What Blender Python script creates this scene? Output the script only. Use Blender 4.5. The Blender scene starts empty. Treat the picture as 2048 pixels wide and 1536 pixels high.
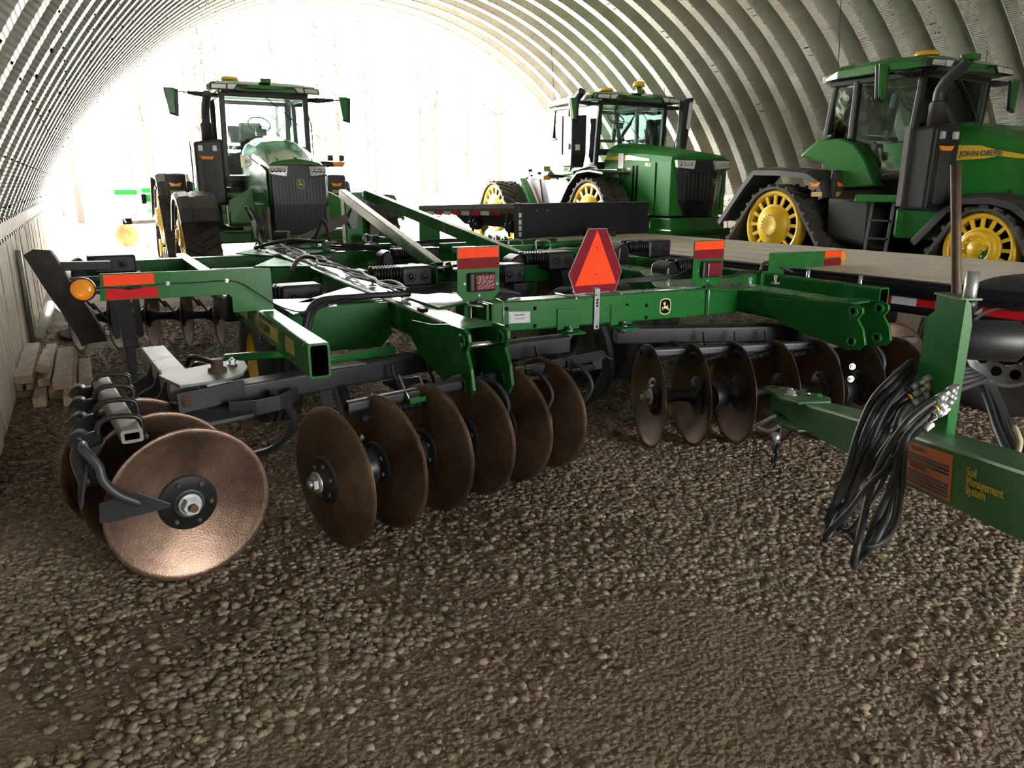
import bpy, bmesh, math, random
import numpy as np
from mathutils import Vector, Matrix, noise
random.seed(7); rng = np.random.default_rng(7)
SC = bpy.context.scene
COL = SC.collection
PI = math.pi
def V(*a): return Vector(a)

# ------------------------------------------------------------------ materials
def new_mat(name):
    m = bpy.data.materials.new(name); m.use_nodes = True
    nt = m.node_tree; nt.nodes.clear()
    out = nt.nodes.new('ShaderNodeOutputMaterial'); b = nt.nodes.new('ShaderNodeBsdfPrincipled')
    nt.links.new(b.outputs[0], out.inputs[0])
    return m, nt, b
def N(nt, t, **k):
    n = nt.nodes.new(t)
    for a, v in k.items(): setattr(n, a, v)
    return n
def mat(name, col, rough=.5, metal=0., var=.12, scale=8., dust=0., dustcol=(.22,.17,.11), bump=0., bscale=60., coat=0., spec=.5, stretch=None, rvar=.1):
    """painted / plain material with noise variation and optional dust film"""
    m, nt, b = new_mat(name)
    tc = N(nt,'ShaderNodeTexCoord'); src = tc.outputs['Object']
    if stretch:
        mp = N(nt,'ShaderNodeMapping'); mp.inputs['Scale'].default_value = stretch
        nt.links.new(src, mp.inputs[0]); src = mp.outputs[0]
    n1 = N(nt,'ShaderNodeTexNoise'); n1.inputs['Scale'].default_value = scale; n1.inputs['Detail'].default_value = 5
    nt.links.new(src, n1.inputs[0])
    mx = N(nt,'ShaderNodeMix', data_type='RGBA')
    lo = tuple(max(0,c*(1-var*1.6)) for c in col)+(1,); hi = tuple(min(1,c*(1+var*1.6)) for c in col)+(1,)
    mx.inputs[6].default_value = lo; mx.inputs[7].default_value = hi
    nt.links.new(n1.outputs[0], mx.inputs[0]); c = mx.outputs[2]
    if dust > 0:
        n2 = N(nt,'ShaderNodeTexNoise'); n2.inputs['Scale'].default_value = scale*.6; n2.inputs['Detail'].default_value = 8
        nt.links.new(src, n2.inputs[0])
        r = N(nt,'ShaderNodeMapRange'); r.inputs[1].default_value=.35; r.inputs[2].default_value=.75; r.inputs[4].default_value=dust
        nt.links.new(n2.outputs[0], r.inputs[0])
        m2 = N(nt,'ShaderNodeMix', data_type='RGBA'); m2.inputs[7].default_value = tuple(dustcol)+(1,)
        nt.links.new(r.outputs[0], m2.inputs[0]); nt.links.new(c, m2.inputs[6]); c = m2.outputs[2]
    nt.links.new(c, b.inputs['Base Color'])
    rr = N(nt,'ShaderNodeMapRange'); rr.inputs[3].default_value=max(.02,rough-rvar); rr.inputs[4].default_value=min(1,rough+rvar)
    nt.links.new(n1.outputs[0], rr.inputs[0]); nt.links.new(rr.outputs[0], b.inputs['Roughness'])
    b.inputs['Metallic'].default_value = metal; b.inputs['Specular IOR Level'].default_value = spec
    b.inputs['Coat Weight'].default_value = coat; b.inputs['Coat Roughness'].default_value = .08
    if bump > 0:
        n3 = N(nt,'ShaderNodeTexNoise'); n3.inputs['Scale'].default_value = bscale; n3.inputs['Detail'].default_value = 4
        nt.links.new(src, n3.inputs[0])
        bp = N(nt,'ShaderNodeBump'); bp.inputs['Strength'].default_value = bump; bp.inputs['Distance'].default_value = .01
        nt.links.new(n3.outputs[0], bp.inputs['Height']); nt.links.new(bp.outputs[0], b.inputs['Normal'])
    return m
M = {}
M['green']  = mat('green_paint', (.012,.130,.024), .27, var=.06, spec=.28, rvar=.04, dust=.03, scale=3)
M['green_dusty'] = mat('dusty_green_paint', (.016,.13,.03), .42, var=.1, dust=.45, dustcol=(.16,.19,.10), scale=5)
M['tgreen'] = mat('tractor_green', (.014,.165,.020), .24, var=.04, coat=.35, scale=2)
M['tgreen2'] = mat('tractor_panel_green', (.018,.20,.026), .5, var=.04, spec=.25, scale=2)
M['yellow'] = mat('yellow_paint', (.82,.52,.02), .35, var=.06, scale=4, coat=.2)
M['gold']   = mat('gold_decal', (.50,.36,.09), .4, var=.05)
M['dyellow'] = mat('letter_yellow', (.55,.40,.05), .4, var=.05)
M['black']  = mat('black_plastic', (.011,.012,.014), .42, var=.15, scale=10)
M['fender'] = mat('fender_plastic', (.030,.030,.032), .5, var=.1, scale=5, dust=.12)
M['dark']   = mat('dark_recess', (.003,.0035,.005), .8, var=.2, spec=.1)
M['cream'] = mat('cream_decal', (.80,.70,.36), .45, var=.03, spec=.2)
M['gang']   = mat('gang_steel_grey', (.030,.034,.044), .45, metal=.2, var=.15, scale=6, dust=.2, dustcol=(.13,.11,.09))
M['gangtop'] = mat('worn_steel', (.17,.165,.17), .5, metal=.3, var=.3, scale=9, dust=.6, dustcol=(.26,.21,.16), spec=.3)
M['spring'] = mat('spring_black', (.018,.018,.021), .35, metal=.3, var=.1)
M['rubber'] = mat('rubber', (.022,.020,.019), .72, var=.2, scale=14, dust=.35, dustcol=(.10,.085,.07), bump=.2)
M['trackr'] = mat('track_rubber', (.045,.040,.036), .75, var=.2, scale=9, dust=.5, dustcol=(.14,.12,.10), bump=.3)
M['hose']   = mat('hose_rubber', (.013,.014,.017), .52, var=.2, scale=20, dust=.12, dustcol=(.09,.085,.08))
M['steel']  = mat('bright_steel', (.55,.56,.57), .25, metal=1, var=.1)
M['galv']   = mat('zinc_steel', (.42,.43,.45), .4, metal=.8, var=.2, scale=20)
M['rustpipe'] = mat('rusty_steel', (.10,.065,.045), .6, metal=.5, var=.4, scale=18, bump=.3)
M['orange'] = mat('orange_reflector', (1.0,.075,.018), .6, spec=.15, var=.02); 
M['dred']   = mat('dark_red_reflector', (.20,.009,.018), .6, spec=.15, var=.05)
M['red']    = mat('red_reflector', (.55,.012,.02), .6, spec=.15, var=.05)
M['white']  = mat('white_plastic', (.75,.75,.74), .4, var=.05)
M['plaque'] = mat('plaque_white', (.66,.66,.72), .4, var=.04)
M['grey']   = mat('mid_grey_paint', (.25,.25,.26), .5, var=.1)
M['warn']   = mat('warning_orange', (.50,.14,.04), .5, var=.1)
M['ink']    = mat('ink_green', (.05,.10,.02), .5)
M['inkb']   = mat('ink_dark', (.05,.05,.07), .5)
M['cloth']  = mat('old_cloth', (.45,.38,.26), .9, var=.2)
M['bluecap'] = mat('blue_cap', (.02,.08,.35), .4)
M['blkpaint'] = mat('black_paint', (.006,.007,.012), .38, var=.3, scale=4, dust=.08, dustcol=(.07,.07,.08))
M['whiterim'] = mat('pale_rim', (.70,.72,.78), .35, metal=.3, var=.05)
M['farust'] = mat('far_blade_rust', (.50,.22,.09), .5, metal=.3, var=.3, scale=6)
M['seat']   = mat('seat_fabric', (.035,.035,.038), .8, var=.1)
M['bark']   = mat('bark', (.045,.032,.026), .9, var=.3, scale=6, bump=.4)
M['leaf']   = mat('spring_leaf', (.06,.06,.018), .8, var=.3)
M['amberdeco'] = mat('amber_marker', (.95,.30,.02), .3, var=.05)
def lens(name, col, rough=.08):
    m, nt, b = new_mat(name)
    tc = N(nt,'ShaderNodeTexCoord')
    w = N(nt,'ShaderNodeTexVoronoi'); w.inputs['Scale'].default_value = 70
    nt.links.new(tc.outputs['Object'], w.inputs[0])
    bp = N(nt,'ShaderNodeBump'); bp.inputs['Strength'].default_value=.35; bp.inputs['Distance'].default_value=.004
    nt.links.new(w.outputs[0], bp.inputs['Height']); nt.links.new(bp.outputs[0], b.inputs['Normal'])
    b.inputs['Base Color'].default_value = tuple(col)+(1,); b.inputs['Roughness'].default_value = rough
    b.inputs['Transmission Weight'].default_value = .15; b.inputs['Coat Weight'].default_value = .25
    return m
M['amber'] = lens('amber_lens', (.95,.33,.02)); M['redlens'] = lens('red_lens', (.16,.006,.02), .3)
M['clear'] = lens('clear_lens', (.85,.87,.88))
def glassmat():
    m, nt, b = new_mat('cab_glass'); nt.nodes.remove(b)
    out = [n for n in nt.nodes if n.type=='OUTPUT_MATERIAL'][0]
    t = N(nt,'ShaderNodeBsdfTransparent'); t.inputs[0].default_value=(.80,.90,.86,1)
    g = N(nt,'ShaderNodeBsdfGlossy'); g.inputs['Roughness'].default_value=.03; g.inputs[0].default_value=(.95,1,.98,1)
    tc = N(nt,'ShaderNodeTexCoord'); nz = N(nt,'ShaderNodeTexNoise'); nz.inputs['Scale'].default_value=2.2
    nt.links.new(tc.outputs['Object'], nz.inputs[0])
    bp = N(nt,'ShaderNodeBump'); bp.inputs['Strength'].default_value=.15; bp.inputs['Distance'].default_value=.05
    nt.links.new(nz.outputs[0], bp.inputs['Height']); nt.links.new(bp.outputs[0], g.inputs['Normal'])
    f = N(nt,'ShaderNodeFresnel'); f.inputs[0].default_value=1.5
    mul = N(nt,'ShaderNodeMath', operation='MULTIPLY_ADD'); mul.inputs[1].default_value=1.0; mul.inputs[2].default_value=.02
    nt.links.new(f.outputs[0], mul.inputs[0])
    mx = N(nt,'ShaderNodeMixShader'); nt.links.new(mul.outputs[0], mx.inputs[0])
    nt.links.new(t.outputs[0], mx.inputs[1]); nt.links.new(g.outputs[0], mx.inputs[2]); nt.links.new(mx.outputs[0], out.inputs[0])
    return m
M['glass'] = glassmat()
def bladesmat(name, c1, c2, rough, metal, sparkle):
    m, nt, b = new_mat(name)
    tc = N(nt,'ShaderNodeTexCoord')
    n1 = N(nt,'ShaderNodeTexNoise'); n1.inputs['Scale'].default_value=5; n1.inputs['Detail'].default_value=8; n1.inputs['Roughness'].default_value=.65
    n2 = N(nt,'ShaderNodeTexNoise'); n2.inputs['Scale'].default_value=130; n2.inputs['Detail'].default_value=3
    nt.links.new(tc.outputs['Object'], n1.inputs[0]); nt.links.new(tc.outputs['Object'], n2.inputs[0])
    r = N(nt,'ShaderNodeValToRGB'); r.color_ramp.elements[0].color=tuple(c1)+(1,); r.color_ramp.elements[1].color=tuple(c2)+(1,)
    r.color_ramp.elements[0].position=.3; r.color_ramp.elements[1].position=.7
    nt.links.new(n1.outputs[0], r.inputs[0])
    mu = N(nt,'ShaderNodeMix', data_type='RGBA', blend_type='MULTIPLY'); mu.inputs[0].default_value=.55
    nt.links.new(r.outputs[0], mu.inputs[6]); nt.links.new(n2.outputs[0], mu.inputs[7])
    nt.links.new(mu.outputs[2], b.inputs['Base Color'])
    rr = N(nt,'ShaderNodeMapRange'); rr.inputs[3].default_value=rough-.14; rr.inputs[4].default_value=rough+.14
    nt.links.new(n2.outputs[0], rr.inputs[0]); nt.links.new(rr.outputs[0], b.inputs['Roughness'])
    b.inputs['Metallic'].default_value = metal
    bp = N(nt,'ShaderNodeBump'); bp.inputs['Strength'].default_value=sparkle; bp.inputs['Distance'].default_value=.002
    nt.links.new(n2.outputs[0], bp.inputs['Height']); nt.links.new(bp.outputs[0], b.inputs['Normal'])
    return m
M['blade'] = bladesmat('rusty_blade', (.105,.062,.044), (.31,.205,.145), .36, .7, .5)
M['wood'] = None
def woodmat(name, c1, c2, sc=(1,1,1), plank=None):
    m, nt, b = new_mat(name)
    tc = N(nt,'ShaderNodeTexCoord'); mp = N(nt,'ShaderNodeMapping'); mp.inputs['Scale'].default_value = sc
    nt.links.new(tc.outputs['Object'], mp.inputs[0])
    n = N(nt,'ShaderNodeTexNoise'); n.inputs['Scale'].default_value=6; n.inputs['Detail'].default_value=9; n.inputs['Roughness'].default_value=.7
    nt.links.new(mp.outputs[0], n.inputs[0])
    r = N(nt,'ShaderNodeValToRGB'); r.color_ramp.elements[0].color=tuple(c1)+(1,); r.color_ramp.elements[1].color=tuple(c2)+(1,)
    r.color_ramp.elements[0].position=.32; r.color_ramp.elements[1].position=.66
    nt.links.new(n.outputs[0], r.inputs[0]); nt.links.new(r.outputs[0], b.inputs['Base Color'])
    bp = N(nt,'ShaderNodeBump'); bp.inputs['Strength'].default_value=.4; bp.inputs['Distance'].default_value=.006
    nt.links.new(n.outputs[0], bp.inputs['Height']); nt.links.new(bp.outputs[0], b.inputs['Normal'])
    b.inputs['Roughness'].default_value=.75
    return m
M['deck'] = woodmat('weathered_deck', (.56,.49,.40), (.84,.77,.65), (14,.6,14))
M['lumber'] = woodmat('weathered_lumber', (.22,.165,.11), (.50,.40,.28), (12,1.2,12))
M['boards'] = woodmat('limewashed_boards', (.38,.32,.22), (.88,.82,.68), (9,9,.7))

# ------------------------------------------------------------------ mesh builder
class MB:
    def __init__(s): s.v=[]; s.f=[]; s.m=[]; s.s=[]
    def add(s, vs, fs, smooth=False, mi=0):
        o = len(s.v); s.v += [tuple(p) for p in vs]
        for f in fs: s.f.append(tuple(i+o for i in f)); s.m.append(mi); s.s.append(smooth)
        return s
    def box(s, c, d, R=None, mi=0):
        c = Vector(c); vs=[]
        for x in (-.5,.5):
            for y in (-.5,.5):
                for z in (-.5,.5):
                    p = Vector((x*d[0], y*d[1], z*d[2]))
                    if R is not None: p = R @ p
                    vs.append(c+p)
        return s.add(vs, [(0,1,3,2),(4,6,7,5),(0,4,5,1),(2,3,7,6),(0,2,6,4),(1,5,7,3)], False, mi)
    def bx(s, x0,x1,y0,y1,z0,z1, mi=0):
        return s.box(((x0+x1)/2,(y0+y1)/2,(z0+z1)/2), (abs(x1-x0),abs(y1-y0),abs(z1-z0)), None, mi)
    def frame(s, d, up=(0,0,1)):
        d = Vector(d).normalized(); u = Vector(up)
        if abs(d.dot(u.normalized()))>.98: u = Vector((0,1,0))
        x = d.cross(u).normalized(); z = x.cross(d).normalized(); return x,d,z
    def beam(s, p0, p1, w, h, r=.12, hollow=False, up=(0,0,1), mi=0, w1=None, h1=None, wall=.012, top=True):
        """rectangular tube along p0-p1 with rounded corners. r = corner radius as share of the smaller side"""
        p0=Vector(p0); p1=Vector(p1); X,D,Z = s.frame(p1-p0, up)
        w1=w1 or w; h1=h1 or h
        def ring(c,w,h,inset=0):
            rr = r*min(w,h); rr=max(rr-inset*.5,.001); w2=w/2-inset; h2=h/2-inset; out=[]
            for cx,cz,a0 in ((w2-rr,h2-rr,0),(-w2+rr,h2-rr,PI/2),(-w2+rr,-h2+rr,PI),(w2-rr,-h2+rr,1.5*PI)):
                for k in range(4):
                    a=a0+k*PI/6; out.append(c+X*(cx+rr*math.cos(a))+Z*(cz+rr*math.sin(a)))
            return out
        n=16; a=ring(p0,w,h); b=ring(p1,w1,h1)
        fs=[(i,(i+1)%n,n+(i+1)%n,n+i) for i in range(n)]
        s.add(a+b, fs, False, mi)
        if not hollow: s.add(a+b, [tuple(range(n-1,-1,-1)), tuple(range(n,2*n))], False, mi)
        else:
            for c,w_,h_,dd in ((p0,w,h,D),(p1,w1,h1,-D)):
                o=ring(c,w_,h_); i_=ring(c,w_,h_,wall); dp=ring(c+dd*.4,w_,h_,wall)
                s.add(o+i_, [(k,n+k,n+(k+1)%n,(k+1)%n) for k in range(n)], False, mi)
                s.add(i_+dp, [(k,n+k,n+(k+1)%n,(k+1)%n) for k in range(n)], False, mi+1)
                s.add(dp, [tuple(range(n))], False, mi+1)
        return s
    def cyl(s, p0, p1, r, n=20, r1=None, mi=0, caps=True, smooth=True):
        p0=Vector(p0); p1=Vector(p1); X,D,Z=s.frame(p1-p0); r1=r if r1 is None else r1
        a=[p0+X*r*math.cos(2*PI*i/n)+Z*r*math.sin(2*PI*i/n) for i in range(n)]
        b=[p1+X*r1*math.cos(2*PI*i/n)+Z*r1*math.sin(2*PI*i/n) for i in range(n)]
        s.add(a+b, [(i,(i+1)%n,n+(i+1)%n,n+i) for i in range(n)], smooth, mi)
        if caps: s.add(a+b, [tuple(range(n-1,-1,-1)), tuple(range(n,2*n))], False, mi)
        return s
    def lathe(s, prof, o, axis, n=32, mi=0, smooth=True):
        """prof: list of (r, t) along the axis"""
        o=Vector(o); X,D,Z=s.frame(axis); vs=[]; fs=[]
        for r,t in prof:
            for i in range(n):
                a=2*PI*i/n; vs.append(o+D*t+X*r*math.cos(a)+Z*r*math.sin(a))
        for j in range(len(prof)-1):
            for i in range(n):
                fs.append((j*n+i,j*n+(i+1)%n,(j+1)*n+(i+1)%n,(j+1)*n+i))
        s.add(vs,fs,smooth,mi); return s
    def tube(s, pts, r, n=8, mi=0, caps=True, smooth=True):
        pts=[Vector(p) for p in pts]; k=len(pts); vs=[]; fs=[]
        X,D,Z=s.frame(pts[1]-pts[0])
        for j,p in enumerate(pts):
            d=(pts[min(j+1,k-1)]-pts[max(j-1,0)]).normalized()
            X=(X-d*X.dot(d)).normalized(); Z=X.cross(d)
            rr=r[j] if isinstance(r,(list,tuple)) else r
            for i in range(n):
                a=2*PI*i/n; vs.append(p+X*rr*math.cos(a)+Z*rr*math.sin(a))
        for j in range(k-1):
            for i in range(n): fs.append((j*n+i,j*n+(i+1)%n,(j+1)*n+(i+1)%n,(j+1)*n+i))
        s.add(vs,fs,smooth,mi)
        if caps: s.add(vs,[tuple(range(n-1,-1,-1)),tuple((k-1)*n+i for i in range(n))],False,mi)
        return s
    def prism(s, pts, vec, mi=0):
        pts=[Vector(p) for p in pts]; vec=Vector(vec); n=len(pts)
        s.add(pts+[p+vec for p in pts], [(i,(i+1)%n,n+(i+1)%n,n+i) for i in range(n)]+[tuple(range(n-1,-1,-1)),tuple(range(n,2*n))], False, mi)
        return s
    def sheet(s, path, ext, th, mi=0, smooth=False):
        """path: list of 3D pts, extruded by vector ext, thickness th towards the inside (path normal)"""
        path=[Vector(p) for p in path]; e=Vector(ext); en=e.normalized(); k=len(path); nrm=[]
        for j in range(k):
            d=(path[min(j+1,k-1)]-path[max(j-1,0)]).normalized(); nrm.append(d.cross(en).normalized())
        q=[p+n_*th for p,n_ in zip(path,nrm)]
        vs=path+q+[p+e for p in path]+[p+e for p in q]; fs=[]
        for j in range(k-1):
            fs += [(j,j+1,2*k+j+1,2*k+j),(k+j,3*k+j,3*k+j+1,k+j+1),(j,k+j,k+j+1,j+1),(2*k+j,2*k+j+1,3*k+j+1,3*k+j)]
        fs += [(0,2*k,3*k,k),(k-1,2*k-1,4*k-1,3*k-1)]
        s.add(vs,fs,smooth,mi); return s
    def loft(s, rings, closed=True, caps=True, smooth=False, mi=0):
        n=len(rings[0]); vs=[p for r in rings for p in r]; fs=[]
        m = n if closed else n-1
        for j in range(len(rings)-1):
            for i in range(m): fs.append((j*n+i,j*n+(i+1)%n,(j+1)*n+(i+1)%n,(j+1)*n+i))
        s.add(vs,fs,smooth,mi)
        if caps: s.add(vs,[tuple(range(n-1,-1,-1)),tuple((len(rings)-1)*n+i for i in range(n))],False,mi)
        return s
    def bolt(s, p, d, r=.016, h=.014, mi=0):
        p=Vector(p); d=Vector(d).normalized(); s.cyl(p, p+d*h*.35, r*1.35, 12, mi=mi); s.cyl(p+d*h*.35, p+d*h, r, 6, mi=mi, smooth=False); s.cyl(p+d*h, p+d*(h+r*.5), r*.5, 8, mi=mi); return s
    def build(s, name, mats, parent=None, off=None, bevel=0, loc=None, seg=2):
        if not isinstance(mats,(list,tuple)): mats=[mats]
        off = Vector(off) if off is not None else Vector((0,0,0))
        me=bpy.data.meshes.new(name); me.from_pydata([tuple(Vector(p)-off) for p in s.v],[],s.f)
        for m in mats: me.materials.append(M[m] if isinstance(m,str) else m)
        me.polygons.foreach_set('material_index', [min(i,len(mats)-1) for i in s.m]); me.polygons.foreach_set('use_smooth', s.s); me.validate()
        bm=bmesh.new(); bm.from_mesh(me); bmesh.ops.remove_doubles(bm, verts=bm.verts, dist=1e-5)
        bmesh.ops.recalc_face_normals(bm, faces=bm.faces); bm.to_mesh(me); bm.free()
        o=bpy.data.objects.new(name,me); COL.objects.link(o)
        if parent: o.parent=parent
        if loc is not None: o.location=loc
        if bevel: 
            b=o.modifiers.new('bevel','BEVEL'); b.width=bevel; b.segments=seg; b.limit_method='ANGLE'; b.angle_limit=math.radians(40)
        return o
def smooth_path(pts, sub=8):
    pts=[Vector(p) for p in pts]; out=[]
    P=[pts[0]*2-pts[1]]+pts+[pts[-1]*2-pts[-2]]
    for i in range(1,len(P)-2):
        for k in range(sub):
            t=k/sub; a,b,c,d=P[i-1],P[i],P[i+1],P[i+2]
            out.append(.5*((2*b)+(c-a)*t+(2*a-5*b+4*c-d)*t*t+(-a+3*b-3*c+d)*t**3))
    out.append(pts[-1]); return out
def root(name, loc, label, cat, group=None, rz=0):
    o=bpy.data.objects.new(name,None); COL.objects.link(o); o.location=loc; o.rotation_euler=(0,0,rz); o.empty_display_size=.2
    o['label']=label; o['category']=cat
    if group: o['group']=group
    return o
def tag(o, label=None, cat=None, group=None, kind=None):
    if label: o['label']=label
    if cat: o['category']=cat
    if group: o['group']=group
    if kind: o['kind']=kind
    return o
def kids(o): return list(o.children)
def copy_tree(o, parent=None):
    c=o.copy(); COL.objects.link(c); c.parent=parent
    for ch in kids(o): copy_tree(ch, c)
    return c
def text(name, body, size, origin, xd, yd, m, parent=None, off=None, depth=.0008, align='LEFT', sx=1.0, bold=0.0, shear=0., space=1.0):
    cu=bpy.data.curves.new(name,'FONT'); cu.body=body; cu.size=size; cu.extrude=depth; cu.align_x=align; cu.offset=bold; cu.shear=shear; cu.space_line=space
    t=bpy.data.objects.new(name,cu); COL.objects.link(t)
    dg=bpy.context.evaluated_depsgraph_get(); me=bpy.data.meshes.new_from_object(t.evaluated_get(dg))
    bpy.data.objects.remove(t)
    o=bpy.data.objects.new(name,me); COL.objects.link(o); me.materials.clear(); me.materials.append(M[m])
    xd=Vector(xd).normalized(); yd=Vector(yd).normalized(); zd=xd.cross(yd)
    R=Matrix((xd*sx,yd,zd)).transposed().to_4x4(); T=Matrix.Translation(Vector(origin)-(Vector(off) if off is not None else Vector((0,0,0))))
    me.transform(T@R); me.name=name
    if parent: o.parent=parent
    return o
DEER=[(-.33,-.08),(-.36,-.02),(-.22,.0),(-.14,.02),(-.12,.18),(-.22,.2),(-.2,.25),(-.1,.3),(-.26,.33),(-.25,.4),(-.19,.37),(-.17,.44),(-.13,.38),(-.1,.48),(-.05,.38),(-.02,.46),(.0,.34),(.04,.33),(.0,.28),(-.03,.2),(-.02,.08),(.16,.08),(.2,.18),(.24,.1),(.24,0),(.3,-.16),(.44,-.28),(.4,-.33),(.24,-.22),(.1,-.12),(-.05,-.13),(-.2,-.1),(-.3,-.07),(-.2,-.26),(-.25,-.27)]
def badge(mb, c, xd, yd, w, h, th=.002):
    """rounded shield with leaping deer: material 0 rim, 1 field, 2 deer"""
    c=Vector(c); xd=Vector(xd).normalized(); yd=Vector(yd).normalized(); zd=xd.cross(yd)
    def shield(k): 
        out=[]
        for a,b in ((-.40,.40),(-.2,.47),(0,.5),(.2,.47),(.40,.40),(.47,.2),(.48,-.1),(.42,-.38),(.2,-.47),(0,-.5),(-.2,-.47),(-.42,-.38),(-.48,-.1),(-.47,.2)):
            out.append(c+xd*a*w*k+yd*b*h*k)
        return out
    mb.prism(shield(1), zd*th, 0); mb.prism([p+zd*th for p in shield(.88)], zd*th*.5, 1)
    s=min(w,h)*.86
    mb.prism([c+zd*th*1.5+xd*a*s+yd*(b-.05)*s for a,b in DEER], zd*th*.5, 2)
# ------------------------------------------------------------------ camera
F_=1500.; PITCH=math.radians(14.846); YAW=math.radians(29.277)
cam=bpy.data.cameras.new('camera'); camo=bpy.data.objects.new('camera',cam); COL.objects.link(camo)
cam.sensor_width=36; cam.lens=F_/2048*36; cam.clip_start=.05; cam.clip_end=400
camo.location=(0,0,1.6); camo.rotation_euler=(PI/2-PITCH,0,-YAW); SC.camera=camo

# ------------------------------------------------------------------ ground material
def gravel_mat():
    m,nt,b=new_mat('gravel_floor')
    tc=N(nt,'ShaderNodeTexCoord'); L=nt.links.new
    vo=N(nt,'ShaderNodeTexVoronoi'); vo.inputs['Scale'].default_value=44
    vo2=N(nt,'ShaderNodeTexVoronoi'); vo2.inputs['Scale'].default_value=90
    mp=N(nt,'ShaderNodeMapping'); dn=N(nt,'ShaderNodeTexNoise'); dn.inputs['Scale'].default_value=30; dn.inputs['Detail'].default_value=2
    L(tc.outputs['Object'],dn.inputs[0])
    mx=N(nt,'ShaderNodeMix',data_type='RGBA'); mx.inputs[0].default_value=.012
    L(tc.outputs['Object'],mx.inputs[6]); L(dn.outputs[1],mx.inputs[7])
    L(mx.outputs[2],vo.inputs[0]); L(mx.outputs[2],vo2.inputs[0])
    cr=N(nt,'ShaderNodeValToRGB'); e=cr.color_ramp.elements
    e[0].color=(.07,.052,.034,1); e[1].color=(.42,.345,.25,1); x=e.new(.5); x.color=(.19,.148,.10,1); x=e.new(.8); x.color=(.28,.222,.155,1)
    sep=N(nt,'ShaderNodeSeparateColor'); L(vo.outputs['Color'],sep.inputs[0]); L(sep.outputs[0],cr.inputs[0])
    # compacted earth between stones, in patches
    pn=N(nt,'ShaderNodeTexNoise'); pn.inputs['Scale'].default_value=.75; pn.inputs['Detail'].default_value=5; L(tc.outputs['Object'],pn.inputs[0])
    pr=N(nt,'ShaderNodeMapRange'); pr.inputs[1].default_value=.36; pr.inputs[2].default_value=.50; L(pn.outputs[0],pr.inputs[0])
    dr=N(nt,'ShaderNodeMapRange'); dr.inputs[1].default_value=.25; dr.inputs[2].default_value=.6; dr.inputs[3].default_value=0; dr.inputs[4].default_value=1
    L(vo.outputs['Distance'],dr.inputs[0])
    add=N(nt,'ShaderNodeMath',operation='MULTIPLY_ADD',use_clamp=True); L(pr.outputs[0],add.inputs[0]); add.inputs[1].default_value=.75; L(dr.outputs[0],add.inputs[2])
    en=N(nt,'ShaderNodeTexNoise'); en.inputs['Scale'].default_value=14; en.inputs['Detail'].default_value=8; L(tc.outputs['Object'],en.inputs[0])
    er=N(nt,'ShaderNodeValToRGB'); er.color_ramp.elements[0].color=(.115,.083,.052,1); er.color_ramp.elements[1].color=(.215,.162,.105,1); L(en.outputs[0],er.inputs[0])
    mm=N(nt,'ShaderNodeMix',data_type='RGBA'); L(add.outputs[0],mm.inputs[0]); L(cr.outputs[0],mm.inputs[6]); L(er.outputs[0],mm.inputs[7])
    L(mm.outputs[2],b.inputs['Base Color']); b.inputs['Roughness'].default_value=.9
    inv=N(nt,'ShaderNodeMath',operation='MULTIPLY_ADD'); L(vo.outputs['Distance'],inv.inputs[0]); inv.inputs[1].default_value=-1.0; L(en.outputs[0],inv.inputs[2])
    i2=N(nt,'ShaderNodeMath',operation='MULTIPLY_ADD'); L(vo2.outputs['Distance'],i2.inputs[0]); i2.inputs[1].default_value=-.35; L(inv.outputs[0],i2.inputs[2])
    bp=N(nt,'ShaderNodeBump'); bp.inputs['Strength'].default_value=.9; bp.inputs['Distance'].default_value=.02
    L(i2.outputs[0],bp.inputs['Height']); L(bp.outputs[0],b.inputs['Normal'])
    return m
M['gravel']=gravel_mat()
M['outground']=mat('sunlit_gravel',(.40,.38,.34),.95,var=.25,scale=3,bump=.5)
# floor grid with gentle unevenness
mb=MB(); nx,ny=90,150; X0,X1,Y0,Y1=-.75,14.6,-5.0,21.9
vs=[(X0+(X1-X0)*i/nx, Y0+(Y1-Y0)*j/ny, .012*noise.noise(Vector((i*.15,j*.15,0)))) for j in range(ny+1) for i in range(nx+1)]
mb.add(vs,[(j*(nx+1)+i,j*(nx+1)+i+1,(j+1)*(nx+1)+i+1,(j+1)*(nx+1)+i) for j in range(ny) for i in range(nx)],True)
tag(mb.build('floor','gravel'),kind='structure')
mb=MB(); mb.bx(-70,90,21.9,130,-.12,0.0); mb.bx(-70,-.75,-40,21.9,-.12,-.01); mb.bx(14.6,90,-40,21.9,-.12,-.01); mb.bx(-.75,14.6,-40,-5.0,-.12,-.01)
tag(mb.build('ground_outside','outground'),kind='structure')

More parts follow.
